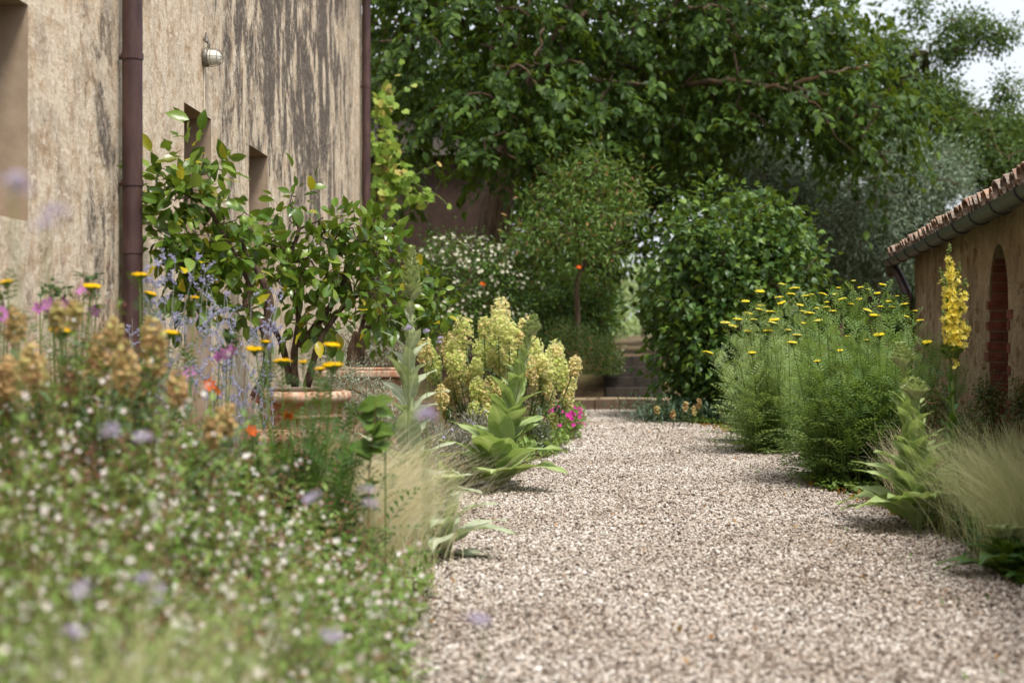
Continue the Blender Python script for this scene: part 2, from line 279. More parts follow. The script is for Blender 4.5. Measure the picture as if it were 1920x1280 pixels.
M = dict(
    stucco=stucco(), rubble=rubble(), pebble=pebble(), bed=gravelbed(), soil=soil(), tile=tilemat(), terracotta=terracotta(),
    mortar=plainmat('lime_mortar', srgb(120, 104, 86), srgb(160, 142, 120), 14., .95, .1, .5),
    reveal=plainmat('reveal_plaster', srgb(156, 136, 114), srgb(180, 160, 138), 6., .9, .15, .25),
    kerb=stonemat('kerb_stone', srgb(92, 76, 62), srgb(126, 106, 88)), flag=stonemat('flagstone', srgb(150, 132, 104), srgb(190, 170, 136), 3.),
    step=stonemat('step_stone', srgb(50, 45, 40), srgb(80, 73, 65)), rock=stonemat('wall_stone', srgb(120, 96, 72), srgb(176, 144, 104), 7.),  # step_stone: the trees' shade over the steps is darkened into the colour
    brick=stonemat('red_brick', srgb(112, 64, 52), srgb(150, 92, 74), 9.), farbrick=stonemat('far_brick', srgb(56, 44, 37), srgb(78, 62, 52), 6.),  # far_brick: brown lowered so the colour itself carries the shade on that wall
    pipe=plainmat('painted_pipe', srgb(54, 36, 37), srgb(88, 64, 60), 9., .5, .35, .05, (1.5, 1.5, .35)),
    zinc=plainmat('dark_zinc', srgb(56, 57, 60), srgb(86, 87, 90), 5., .45, .4, .05, (1, 1, 1), .2),
    band=plainmat('dark_band', srgb(40, 40, 42), srgb(58, 58, 60), 5., .5, .4, 0),
    wood=plainmat('door_wood', srgb(88, 62, 42), srgb(122, 90, 62), 3., .7, .3, .3, (6, 6, .6)),
    glass=NT('dark_pane').fin((.02, .025, .03), .08, .6), lampglass=NT('frosted_glass').fin(srgb(214, 212, 200), .25, .5),
    lampmetal=plainmat('lamp_metal', srgb(96, 92, 84), srgb(140, 134, 122), 30., .5, .5, .1, (1, 1, 1), .3),
    bark=barkmat('lemon_bark', srgb(66, 52, 44), srgb(112, 94, 80), (20, 20, 6)), darkbark=barkmat('walnut_bark', srgb(58, 46, 38), srgb(120, 102, 84)),
    limb=barkmat('lichen_limb', srgb(92, 80, 66), srgb(124, 110, 92), (5, 5, 5), srgb(124, 98, 70)),
    lemon=leafmat('lemon_leaf', [srgb(44, 72, 20), srgb(60, 90, 26), srgb(80, 110, 34), srgb(116, 142, 52), srgb(66, 100, 28), srgb(98, 132, 42), srgb(56, 86, 26), srgb(120, 148, 54), srgb(74, 106, 32), srgb(140, 164, 66), srgb(70, 100, 30), srgb(204, 184, 44)], .3, .3, .5),
    lemonfruit=plainmat('green_lemon', srgb(92, 122, 44), srgb(122, 146, 60), 40., .4, .5, .1),
    vine=leafmat('vine_leaf', [srgb(112, 146, 50), srgb(136, 168, 64), srgb(158, 184, 80), srgb(124, 156, 56), srgb(176, 188, 90), srgb(202, 172, 100)], .5, .42, .3, None, 12., (.5, .6, .1)),
    walnut=leafmat('broad_leaf', [srgb(36, 58, 19), srgb(47, 72, 24), srgb(62, 88, 31), srgb(90, 116, 43)], .5, .28, .2),
    oak=leafmat('oak_leaf', [srgb(52, 76, 32), srgb(68, 94, 40), srgb(92, 116, 52)], .5, .25, .3),
    back=leafmat('backdrop_leaf', [srgb(36, 58, 24), srgb(50, 76, 30), srgb(66, 90, 36)], .6, .25, .2),
    olive=leafmat('olive_leaf', [srgb(82, 102, 80), srgb(106, 126, 102), srgb(140, 154, 130), srgb(68, 88, 64)], .5, .15, .35),
    lilac=leafmat('lilac_leaf', [srgb(46, 74, 32), srgb(60, 90, 38), srgb(74, 104, 42), srgb(112, 140, 52)], .42, .25, .35),
    young=leafmat('young_tree_leaf', [srgb(62, 92, 38), srgb(84, 114, 50), srgb(72, 104, 44), srgb(110, 138, 62), srgb(78, 108, 46), srgb(128, 150, 70), srgb(84, 116, 50), srgb(100, 130, 56), srgb(70, 100, 42), srgb(168, 120, 84)], .45, .3, .35),
    box=leafmat('box_leaf', [srgb(56, 72, 30), srgb(76, 94, 40), srgb(96, 110, 52)], .4, .2, .4),
    rosem=leafmat('rosemary_leaf', [srgb(40, 58, 28), srgb(60, 80, 38), srgb(76, 96, 48)], .6, .15, .2),
    whiteflower=leafmat('white_petal', [srgb(206, 202, 176), srgb(230, 226, 206)], .6, .3, .2, None, 30., (.8, .8, .7)),
    yarrowleaf=leafmat('yarrow_leaf', [srgb(134, 160, 96), srgb(156, 180, 116), srgb(178, 198, 138), srgb(142, 166, 100)], .55, .45, .25),
    yarrowdark=leafmat('yarrow_dark_leaf', [srgb(108, 140, 76), srgb(130, 160, 92), srgb(156, 180, 116)], .55, .45, .25),
    yarrow=leafmat('yarrow_yellow', [srgb(222, 200, 40), srgb(232, 208, 44), srgb(206, 200, 90), srgb(190, 194, 104), srgb(226, 202, 36)], .8, .1, .1, None, 160., (.7, .55, .02)),
    yarrowgold=leafmat('yarrow_gold', [srgb(226, 176, 10), srgb(238, 192, 18)], .8, .1, .1, None, 160., (.7, .5, .02)),
    mullein=leafmat('mullein_leaf', [srgb(152, 178, 108), srgb(168, 190, 126), srgb(140, 168, 96)], .7, .35, .25, srgb(206, 214, 160), 40.),
    silver=leafmat('silver_leaf', [srgb(160, 174, 138), srgb(180, 190, 160), srgb(148, 166, 122)], .75, .3, .2, srgb(216, 220, 196), 40.),
    deadleaf=leafmat('dead_leaf', [srgb(176, 130, 66), srgb(150, 104, 56)], .8, .2, .1),
    mbud=leafmat('mullein_bud', [srgb(172, 186, 134), srgb(192, 200, 154), srgb(156, 174, 116)], .85, .25, .1),
    yellowpetal=leafmat('yellow_petal', [srgb(248, 232, 90), srgb(252, 238, 130), srgb(244, 222, 70)], .6, .4, .2, None, 30., (1., .92, .3)),
    euph=leafmat('euphorbia_bract', [srgb(206, 220, 124), srgb(226, 230, 150), srgb(236, 226, 162), srgb(236, 206, 160), srgb(194, 214, 112)], .6, .5, .2, None, 40., (.86, .9, .58)),
    euphbrown=leafmat('spent_euphorbia_bract', [srgb(188, 154, 110), srgb(204, 172, 124), srgb(188, 184, 116), srgb(172, 136, 96)], .7, .35, .2, None, 40., (.66, .54, .3)),
    euphleaf=leafmat('euphorbia_leaf', [srgb(84, 108, 76), srgb(104, 126, 90), srgb(74, 98, 60)], .55, .2, .25),
    stem=leafmat('green_stem', [srgb(96, 118, 58), srgb(116, 134, 74)], .7, .1, .2), brownstem=leafmat('brown_stem', [srgb(108, 88, 58), srgb(132, 108, 72)], .8, 0, .2),
    gleaf=leafmat('gaura_leaf', [srgb(98, 130, 58), srgb(124, 154, 76), srgb(154, 178, 104), srgb(80, 112, 48)], .55, .35, .25),
    gflower=leafmat('gaura_petal', [srgb(240, 236, 230), srgb(246, 240, 236), srgb(238, 216, 214)], .6, .35, .2, None, 30., (.85, .8, .78)),
    gbud=leafmat('gaura_bud', [srgb(196, 108, 108), srgb(216, 150, 140)], .6, .2, .2, None, 30., (.7, .3, .3)),
    stipa=leafmat('feather_grass', [srgb(226, 214, 178), srgb(238, 230, 204), srgb(214, 202, 156), srgb(196, 190, 128)], .7, .45, .15, None, 8., (.82, .78, .55)),
    stipagreen=leafmat('green_feather_grass', [srgb(160, 172, 106), srgb(192, 196, 138), srgb(222, 216, 178), srgb(132, 152, 82)], .7, .45, .15, None, 8., (.7, .72, .4)),
    verbena=leafmat('verbena_floret', [srgb(188, 178, 204), srgb(206, 198, 214), srgb(164, 148, 190), srgb(220, 214, 222)], .7, .3, .1, None, 40., (.5, .4, .7)),
    sage=leafmat('russian_sage_floret', [srgb(172, 170, 206), srgb(192, 190, 218), srgb(150, 148, 196)], .8, .25, .1, None, 40., (.5, .45, .75)),
    sagestem=leafmat('russian_sage_stem', [srgb(172, 176, 172), srgb(150, 158, 146)], .8, .1, .1),
    mallow=leafmat('mallow_petal', [srgb(206, 124, 200), srgb(220, 148, 210), srgb(190, 104, 188)], .6, .4, .2, None, 30., (.8, .35, .75)),
    mallowleaf=leafmat('mallow_leaf', [srgb(70, 92, 60), srgb(90, 112, 74)], .6, .25, .2),
    orange=leafmat('daylily_petal', [srgb(226, 96, 36), srgb(236, 120, 48)], .6, .4, .2, None, 30., (.9, .3, .05)),
    magenta=leafmat('cranesbill_petal', [srgb(206, 44, 152), srgb(222, 70, 168)], .6, .35, .2, None, 30., (.8, .08, .5)),
    artem=leafmat('wormwood_leaf', [srgb(152, 162, 142), srgb(178, 184, 166), srgb(128, 142, 116), srgb(196, 200, 184)], .85, .15, .1),
    lavender=leafmat('lavender_leaf', [srgb(128, 126, 120), srgb(150, 148, 140), srgb(112, 116, 96)], .85, .15, .1),
    fern=leafmat('dark_fern_leaf', [srgb(46, 88, 36), srgb(60, 104, 44), srgb(76, 118, 50)], .5, .3, .3),
    weed=leafmat('weed_leaf', [srgb(86, 116, 48), srgb(110, 136, 62), srgb(70, 98, 40)], .5, .3, .3),
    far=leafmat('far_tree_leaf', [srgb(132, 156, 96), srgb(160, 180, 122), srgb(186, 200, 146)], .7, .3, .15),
    spur=leafmat('blue_spurge_leaf', [srgb(76, 102, 84), srgb(98, 122, 100), srgb(64, 90, 66)], .6, .15, .25),
    cream=plainmat('cream_paint', srgb(190, 180, 160), srgb(210, 200, 180), 4., .8, .2, 0),
)
# ------------------------------------------------------------------ leaf and flower templates (x across, y along, z up)
def leafT(n=4, w=.28, fold=.1, curl=.2, sharp=1., wave=0., belly=.45):
    V, Fc, U = [(0, 0, 0)], [], [1.]
    for i in range(1, n):
        t = i/n; hw = w*(math.sin(math.pi*t**(math.log(.5)/math.log(belly)))**.8)*(1 if sharp == 1 else (1-t**4*.3))
        z = -curl*t*t; wv = wave*math.sin(i*2.4)
        V += [(-hw, t, z+fold*hw*2+wv), (0, t, z), (hw, t, z+fold*hw*2-wv)]; U += [0, 1., 0]
    V.append((0, 1, -curl)); U.append(.6); e = len(V)-1
    Fc += [(0, 2, 1), (0, 3, 2)]
    for i in range(n-2):
        a = 1+3*i; Fc += [(a, a+1, a+4, a+3), (a+1, a+2, a+5, a+4)]
    a = 1+3*(n-2); Fc += [(a, a+1, e), (a+1, a+2, e)]
    t = T(V, Fc); return (*t, A(U))
def blade(n=4, w=.02, curl=.3):
    V, Fc = [], []
    for i in range(n+1):
        t = i/n; hw = w*(1-t*.85); V += [(-hw, t, -curl*t*t), (hw, t, -curl*t*t)]
    for i in range(n): Fc.append((2*i, 2*i+1, 2*i+3, 2*i+2))
    return T(V, Fc)
def fernT(np_=6, w=.36, curl=.25):
    V, Fc = [], []
    def tri(a, b, c, d): k = len(V); V.extend([a, b, c, d]); Fc.append((k, k+1, k+2, k+3))
    tri((-.008, 0, 0), (.008, 0, 0), (.004, 1, -curl), (-.004, 1, -curl))
    for i in range(1, np_+1):
        t = i/(np_+.6); L = w*math.sin(math.pi*min(1, t*.78+.2))**.8; z = -curl*t*t
        for s in (-1, 1): tri((0, t, z), (s*L*.5, t+.03+L*.12, z+.035), (s*L, t+L*.45, z-.01), (s*L*.4, t+L*.0+.13, z+.01))
    return T(V, Fc)
def flowerT(n=5, w=.42, cup=.25):
    V, Fc = [(0, 0, 0)], []
    for i in range(n):
        a = 2*math.pi*i/n; b = math.pi/n*.92
        k = len(V)
        V += [(math.cos(a-b)*.62, math.sin(a-b)*.62, cup*.7), (math.cos(a)*1., math.sin(a), cup), (math.cos(a+b)*.62, math.sin(a+b)*.62, cup*.7)]
        Fc.append((0, k, k+1, k+2))
    return T(V, Fc)
def starT(n=7):                                         # lobed vine leaf
    prof = [(0, 0), (.28, -.12), (.5, .05), (.62, .28), (.42, .36), (.58, .66), (.36, .66), (.2, .72), (.0, 1.02)]
    V = [(0, .35, -.03)]+[(x, y, -.18*(x*x+(y-.3)**2)+.05*abs(x)) for x, y in prof]+[(-x, y, -.18*(x*x+(y-.3)**2)+.05*abs(x)) for x, y in prof[-2:0:-1]]
    n = len(V)-1; return T(V, [(0, i, i % n+1) for i in range(1, n+1)])
def heartT():
    V = [(0, 0, 0), (-.34, .02, .06), (-.42, .3, .08), (-.22, .68, 0), (0, 1, -.2), (.22, .68, 0), (.42, .3, .08), (.34, .02, .06), (0, .35, -.02)]
    n = 8; return T(V, [(8, (i+1) % n, i) for i in range(n)])
def gem():                                              # little faceted bud / floret
    return T([(1, 0, 0), (-1, 0, 0), (0, 1, 0), (0, -1, 0), (0, 0, 1), (0, 0, -1)], [(0,2,4),(2,1,4),(1,3,4),(3,0,4),(2,0,5),(1,2,5),(3,1,5),(0,3,5)])
L2 = leafT(2, .3, .12, .15)[:3]; L3 = leafT(3, .3, .12, .2)[:3]; L4 = leafT(4, .26, .12, .25)[:3]; LN = leafT(2, .1, .1, .2)[:3]; LW = leafT(3, .14, .1, .3)[:3]
FERN, FLW5, FLW4, VINE, HEART, GEM = fernT(), flowerT(5), flowerT(4), starT(), heartT(), gem()
def mesh1(name, t, mat, smooth=False):
    b = MB(); b.raw(t[0].copy(), t[1], t[2], 0, 0., t[3] if len(t) > 3 else None); return b.mesh(name, mat, smooth)
def rdir(n, zmin=-1., zmax=1.):
    z = rng.uniform(zmin, zmax, n); a = rng.uniform(0, 2*math.pi, n); r = np.sqrt(np.maximum(0, 1-z*z)); return np.stack((r*np.cos(a), r*np.sin(a), z), 1)
def grow(trunk, targets, jit=.06, seg=3):
    """connect scattered twig ends to a trunk: each end joins the nearest earlier node by a bent twig"""
    nodes = [A(p, float) for p in trunk]; par = [-1]+list(range(len(trunk)-1))
    base = nodes[0]; order = np.argsort([np.linalg.norm(t-nodes[-1]) for t in targets]); ends = []
    arr = A(nodes)
    for k in order:
        t = targets[k]; d = np.linalg.norm(arr-t, axis=1)+.35*np.maximum(0, arr[:, 2]-t[2])+(np.arange(len(arr)) < 1)*.5
        i = int(np.argmin(d)); p0 = arr[i]; L = np.linalg.norm(t-p0); prev = i; new = []
        for q in range(1, seg+1):
            f = q/seg; p = p0+(t-p0)*f+A([0, 0, .12*L*math.sin(math.pi*f)])+(rng.normal(0, jit*L, 3) if q < seg else 0)
            par.append(prev); prev = len(par)-1; new.append(p)
        arr = np.vstack((arr, new)); ends.append(prev)
    return arr, A(par), ends
def skeleton(mb, arr, par, rtip=.004, power=.42, rmax=1., sides=5, m=0):
    n = len(arr); cnt = np.zeros(n); ch = np.zeros(n, int)
    for i in range(n):
        if par[i] >= 0: ch[par[i]] += 1
    cnt[ch == 0] = 1
    for i in range(n-1, 0, -1):
        if par[i] >= 0 and par[i] < i: cnt[par[i]] += cnt[i]
    r = np.minimum(rmax, rtip*np.maximum(cnt, 1)**power)
    for i in range(1, n):
        if par[i] >= 0: mb.tube([arr[par[i]], arr[i]], [min(r[par[i]], r[i]*1.5), r[i]], sides, m, .3, False)
    return r
def blobpts(blobs, n, shell=.4):
    """points in a set of lumps (centre, radii); shell < 1/3 pushes them to the surface"""
    wts = A([b[1][0]*b[1][1]*b[1][2] for b in blobs])**.72; k = rng.choice(len(blobs), n, p=wts/wts.sum())
    c = A([b[0] for b in blobs])[k]; r = A([b[1] for b in blobs])[k]
    d = rdir(n); q = rng.random(n)**shell; lump = 1+.2*np.sin(d[:, 0]*6+c[:, 0])*np.sin(d[:, 2]*7+c[:, 2]*3)+(rng.random(n) < .06)*rng.uniform(0, .3, n)
    return c+d*r*(q*lump)[:, None], d
def pxblob(px, py, rpx, rpy, D, rD): return (P(px, py, D), (rpx*D/F, rD, rpy*D/F))
def clumps(cent, outd, per, spread, size, droop=.4, face=.6, towards=None):
    """leaves round twig ends: positions, frames, sizes"""
    n = len(cent)*per; c = np.repeat(cent, per, 0); o = np.repeat(outd, per, 0)
    off = rng.normal(0, 1, (n, 3))*spread; pos = c+off
    d = norm(norm(off)*.7+o*.5+rng.normal(0, .35, (n, 3))+A([0, 0, -droop])); up = norm(A([0, 0, 1.])*face+rng.normal(0, .45, (n, 3))+o*.35)
    return pos, orient(d, up), size*rng.uniform(.65, 1.2, n)

def sprays(cent, outd, per, L, size):
    """leaves hung along arching twigs"""
    n = len(cent); h = norm(outd*A([1, 1, .3])+rng.normal(0, .5, (n, 3))); q = np.tile(np.linspace(0, 1, per), n)[:, None]
    c = np.repeat(cent, per, 0); hh = np.repeat(h, per, 0); tl = np.repeat(L*rng.uniform(.6, 1.4, n), per)[:, None]
    pos = c+hh*tl*q+A([0, 0, -1.])*(q**2*tl*.55)+rng.normal(0, .035, (n*per, 3))
    sd = np.where(np.arange(n*per) % 2 == 0, 1., -1.)[:, None]*np.cross(hh, A([0, 0, 1.]))
    d = norm(hh*.45+sd*.6+A([0, 0, -.55])+rng.normal(0, .28, (n*per, 3))); up = norm(A([0, 0, 1.])+hh*.5+rng.normal(0, .3, (n*per, 3)))
    return pos, orient(d, up), size*rng.uniform(.5, 1.3, n*per)
# ================================================================== THE GROUND
ys = [-20, 22.62, 22.66, 24.05, 25.3, 40, 600]; zs = [-.02, -.02, .1, .11, .74, .76, .9]
b = MB(); xsn = [-400, -40, -3, 6, 40, 400]
V = [(x, y, z) for y, z in zip(ys, zs) for x in xsn]; nx = len(xsn)
b.add(V, [(j*nx+i, j*nx+i+1, (j+1)*nx+i+1, (j+1)*nx+i) for j in range(len(ys)-1) for i in range(nx-1)])
struct(b.build('ground', M['soil']))
DL = [1, 3, 5.1, 7.8, 9.5, 11, 12.6, 14.5, 16.9, 19, 22.58]; XL = [-.2, -.26, -.34, -.42, -.44, -.42, .05, .45, .72, .86, .95]
DR = [1, 5, 7, 8.5, 9.6, 10.3, 11.4, 12.6, 14.7, 17.2, 19.5, 22.58]; XR = [1.9, 2.15, 2.3, 2.42, 2.4, 2.3, 2.2, 2.5, 2.66, 2.46, 2.15, 1.85]
DD = np.linspace(1, 22.58, 90); ww = .05*np.sin(DD*3.1)+.03*np.sin(DD*7.7)
xl = np.interp(DD, DL, XL)+ww; xr = np.interp(DD, DR, XR)+ww*.8
b = MB(); b.add([(x, d, .004) for d, l, r in zip(DD, xl, xr) for x in (l, r)], [(2*i, 2*i+1, 2*i+3, 2*i+2) for i in range(len(DD)-1)])
path = struct(b.build('gravel_path', M['bed']))
# loose stones of the path: real pebbles on points
def gravel():
    pts, sc = [], []
    for d0, d1, dens, s in ((4.0, 9.0, 6800, .0075), (9.0, 14.5, 5800, .0081), (14.5, 22.55, 3200, .0106)):
        n = int((d1-d0)*3.2*dens); d = rng.uniform(d0, d1, n); x = rng.uniform(-.75, 2.9, n)
        lo = np.interp(d, DD, xl)-rng.exponential(.035, n); hi = np.interp(d, DD, xr)+rng.exponential(.05, n)
        k = (x > lo) & (x < hi); d, x = d[k], x[k]; n = len(d)
        pts.append(np.stack((x, d, rng.uniform(.002, .016, n)), 1))
        sc.append(s*rng.uniform(.55, 1.5, (n, 1))*rng.uniform(.6, 1.2, (n, 3))*A([1, 1, .62]))
    p = np.concatenate(pts); s = np.concatenate(sc); n = len(p); me = bpy.data.meshes.new('gravel')
    me.vertices.add(n); me.vertices.foreach_set('co', p.astype(np.float32).ravel())
    rot = np.stack((rng.normal(0, .45, n), rng.normal(0, .45, n), rng.uniform(0, 6.28, n)), 1)
    for nm, ty, v in (('prot', 'FLOAT_VECTOR', rot), ('psc', 'FLOAT_VECTOR', s), ('prnd', 'FLOAT', rng.random(n))):
        a = me.attributes.new(nm, ty, 'POINT'); a.data.foreach_set('vector' if v.ndim == 2 else 'value', v.astype(np.float32).ravel())
    me.update(); o = bpy.data.objects.new('gravel', me); C.objects.link(o)
    ng = bpy.data.node_groups.new('pebbles', 'GeometryNodeTree')
    ng.interface.new_socket('Geometry', in_out='INPUT', socket_type='NodeSocketGeometry'); ng.interface.new_socket('Geometry', in_out='OUTPUT', socket_type='NodeSocketGeometry')
    N = ng.nodes; gi, go = N.new('NodeGroupInput'), N.new('NodeGroupOutput'); ip = N.new('GeometryNodeInstanceOnPoints'); ico = N.new('GeometryNodeMeshIcoSphere')
    ico.inputs['Radius'].default_value = 1; ico.inputs['Subdivisions'].default_value = 1
    def named(nm, ty): a = N.new('GeometryNodeInputNamedAttribute'); a.data_type = ty; a.inputs['Name'].default_value = nm; return a.outputs[0]
    sm = N.new('GeometryNodeSetMaterial'); sm.inputs['Material'].default_value = M['pebble']; e2r = N.new('FunctionNodeEulerToRotation')
    lk = ng.links.new; lk(gi.outputs[0], ip.inputs['Points']); lk(ico.outputs[0], sm.inputs[0]); lk(sm.outputs[0], ip.inputs['Instance'])
    lk(named('prot', 'FLOAT_VECTOR'), e2r.inputs[0]); lk(e2r.outputs[0], ip.inputs['Rotation']); lk(named('psc', 'FLOAT_VECTOR'), ip.inputs['Scale'])
    lk(ip.outputs[0], go.inputs[0]); md = o.modifiers.new('pebbles', 'NODES'); md.node_group = ng; me.materials.append(M['pebble'])
    o['kind'] = 'stuff'; o['label'] = 'loose beige and brown gravel covering the garden path'; o['category'] = 'gravel'
gravel()
# terrace at the end of the path: kerb stones, flags, steps
k = thing('stone_kerb', 'low brown stone kerb where the gravel ends before the steps', 'kerb', (1.4, 22.65, 0))
x = .78
for i in range(4):
    l = (.42, .36, .4, .3)[i]; b = MB(); b.box((x, 22.58, -.05), (x+l-.012, 22.8+.01*(i % 2), .15+.006*((i*7) % 3))); b.build('kerb_stone', M['kerb'], k); x += l
tr = bpy.data.objects.new('terrace_paving', None); C.objects.link(tr); struct(tr)
for j in range(3):
    x = .55+.2*j
    for i in range(5):
        l = rng.uniform(.3, .5); b = MB(); h = .125+rng.uniform(0, .012); b.box((x, 22.83+j*.4, .05), (x+l-.03, 22.83+j*.4+.375, h)); b.build('flagstone', M['flag'], tr); x += l
st = thing('garden_steps', 'four worn stone steps rising between dark shrubs behind the path', 'steps', (1.85, 24.1, .1))
for i in range(4):
    b = MB(); y0 = 24.03+i*.3; z0 = .12+i*.155
    xx = 1.45
    for q in range(2):
        l = .42+.05*((i+q) % 2); b = MB(); b.box((xx, y0, z0-.1), (xx+l-.008, y0+.36, z0+.15+.004*q)); b.build('step', M['step'], st); xx += l
# ================================================================== THE HOUSE ON THE LEFT
def wx(D): return -2.6+.02046*D
H = thing('farmhouse', 'tall farmhouse with weathered ochre stucco streaked black', 'house', (-2.5, 22, 0))
def holewall(mb, origin, u, nrm, length, height, holes, depth, z0=-.1, arch=None, m=0, mrev=1, sub=1):
    """a wall face along u with rectangular openings and their reveals; arch: list of (u, top) strips for round-headed ones"""
    cuts = sorted({0, length, *[h[0] for h in holes], *[h[1] for h in holes]}|({q for q, _ in arch} if arch else set()))
    def W(a, z, dp=0.): p = origin+u*a-nrm*dp; return (p[0], p[1], z)
    def quad(p, mm): mb.add(p, [(0, 1, 2, 3)], mm)
    for a, c in zip(cuts[:-1], cuts[1:]):
        mid = (a+c)/2; hs = sorted([h for h in holes if h[0] < mid < h[1]], key=lambda h: h[2]); z = [z0, z0]
        for h in hs:
            if h[2] > z[0]: quad([W(a, z[0]), W(c, z[1]), W(c, h[2]), W(a, h[2])], m)
            ta = tc_ = h[3]
            if arch: ta = dict(arch).get(a, h[3]); tc_ = dict(arch).get(c, h[3])
            quad([W(a, ta), W(c, tc_), W(c, tc_, depth), W(a, ta, depth)], mrev); z = [ta, tc_]
            quad([W(a, h[2]), W(c, h[2]), W(c, h[2], depth), W(a, h[2], depth)], mrev)
        quad([W(a, z[0]), W(c, z[1]), W(c, height), W(a, height)], m)
    for h in holes:
        for q in (h[0], h[1]):
            tp = dict(arch).get(q, h[3]) if arch else h[3]
            quad([W(q, h[2]), W(q, tp), W(q, tp, depth), W(q, h[2], depth)], mrev)
u = norm(A([.02046, 1., 0])); nw = A([u[1], -u[0], 0]); D0 = -3.0; o0 = A([wx(D0), D0, 0]); kk = math.sqrt(1+.02046**2)
def uu(D): return (D-D0)*kk
near, door, win = (uu(6.7), uu(7.88), 1.70, 2.79), (uu(11.3), uu(12.22), -.1, 2.80), (uu(13.79), uu(14.72), 1.52, 2.79)
b = MB(); holewall(b, o0, u, nw, uu(22.3), 7.0, [near, door, win], .3)
cor = o0+u*uu(22.3); ba = cor-nw*9; n0 = o0-nw*9
b.add([(*cor[:2], -.1), (*ba[:2], -.1), (*ba[:2], 7), (*cor[:2], 7)], [(0, 1, 2, 3)])
b.add([(*n0[:2], -.1), (*o0[:2], -.1), (*o0[:2], 7), (*n0[:2], 7)], [(0, 1, 2, 3)])
b.add([(*ba[:2], -.1), (*n0[:2], -.1), (*n0[:2], 7), (*ba[:2], 7)], [(0, 1, 2, 3)])
wall = b.build('wall', [M['stucco'], M['reveal']], H)
def slab(a, z, w_, d_): p = o0+u*a-nw*d_; return p
def uvbox(mb, u0, u1, d0, d1, z0, z1, m=0, o=o0, U=u, N=nw):
    c = [o+U*a-N*d for a, d in ((u0, d0), (u1, d0), (u1, d1), (u0, d1))]
    mb.add([(*p[:2], z0) for p in c]+[(*p[:2], z1) for p in c], [(0,3,2,1),(4,5,6,7),(0,1,5,4),(1,2,6,5),(2,3,7,6),(3,0,4,7)], m)
for nm, h in (('window', near), ('window', win)):
    b = MB(); fr = .06
    uvbox(b, h[0]+.003, h[0]+fr, .2, .26, h[2]+.003, h[3]-.003); uvbox(b, h[1]-fr, h[1]-.003, .2, .26, h[2]+.003, h[3]-.003)
    uvbox(b, h[0]+fr, h[1]-fr, .2, .26, h[2]+.003, h[2]+fr); uvbox(b, h[0]+fr, h[1]-fr, .2, .26, h[3]-fr, h[3]-.003); mm = (h[0]+h[1])/2; uvbox(b, mm-.025, mm+.025, .195, .262, h[2]+fr, h[3]-fr)
    fo = b.build(nm, M['wood'], H); b = MB(); uvbox(b, h[0]+fr, mm-.025, .225, .235, h[2]+fr, h[3]-fr); b.build('pane', M['glass'], fo)
    b = MB(); uvbox(b, mm+.025, h[1]-fr, .225, .235, h[2]+fr, h[3]-fr); b.build('pane', M['glass'], fo)
dr = None
for i in range(6):
    a = door[0]+.004+i*(door[1]-door[0]-.008)/6; b = MB(); uvbox(b, a+.003, a+(door[1]-door[0]-.008)/6-.003, .22, .265, -.05, 2.79)
    if dr is None: dr = b.build('door', M['wood'], H)
    else: b.build('plank', M['wood'], dr)
b = MB(); uvbox(b, door[1]-.14, door[1]-.11, .17, .22, 1.0, 1.12); b.build('handle', M['band'], dr)
b = MB(); e0 = o0+nw*.45-u*.3+A([0, 0, 6.95]); e1 = o0+u*(uu(22.3)+.3)+nw*.45+A([0, 0, 6.95]); r1 = e1-nw*5+A([0, 0, 1.7]); r0 = e0-nw*5+A([0, 0, 1.7]); q1 = e1-nw*10; q0 = e0-nw*10
up = A([0, 0, .14]); b.add([e0, e1, r1, r0, q1, q0, e0+up, e1+up, r1+up, r0+up, q1+up, q0+up], [(0,1,2,3),(3,2,4,5),(6,9,8,7),(9,11,10,8),(0,6,7,1),(1,7,8,2),(2,8,10,4),(4,10,11,5),(5,11,9,3),(3,9,6,0)])
b.build('roof', M['tile'], H)
for D in (9.54, 22.1):
    base = o0+u*uu(D)+nw*.09; b = MB(); b.tube([base+A([0, 0, z]) for z in np.linspace(-.05, 6.9, 8)], .061, 20); dp = b.build('downpipe', M['pipe'], H, True)
    for z in (1.1, 2.05, 2.82, 4.6):
        b = MB(); b.tube([base+A([0, 0, z-.018]), base+A([0, 0, z+.018])], .067, 20); b.tube([base-nw*.08+A([0, 0, z]), base-nw*.05+A([0, 0, z])], .02, 8); b.build('bracket', M['pipe'], dp)
    for z in (1.62, 3.9):
        b = MB(); b.tube([base+A([0, 0, z]), base+A([0, 0, z+.09])], .0655, 20); b.build('sleeve', M['pipe'], dp)
# bulkhead lamp
LD = 11.93; lb = o0+u*uu(LD)+A([0, 0, 1.15+(HZ-108)*LD/F])
lamp = thing('wall_lamp', 'caged round bulkhead lamp on the stucco above the doorway', 'lamp', lb)
def onwall(mb, prof, c, ax, sides=20):
    Rm = orient([ax])[0]; a = np.arange(sides)*2*math.pi/sides; n = len(prof)
    V = [c+Rm[:, 1]*z+Rm[:, 0]*r*math.cos(t)+Rm[:, 2]*r*math.sin(t) for r, z in prof for t in a]
    mb.add(V, [(i*sides+j, i*sides+(j+1) % sides, (i+1)*sides+(j+1) % sides, (i+1)*sides+j) for i in range(n-1) for j in range(sides)])
b = MB(); onwall(b, [(.001, 0), (.06, 0), (.072, .01), (.075, .03), (.066, .045), (.001, .045)], lb, nw); b.build('base', M['lampmetal'], lamp, True)
b = MB(); onwall(b, [(.058, .045), (.06, .07), (.055, .1), (.04, .125), (.018, .138), (.001, .14)], lb, nw); b.build('glass', M['lampglass'], lamp, True)
Rm = orient([nw])[0]; b = MB()
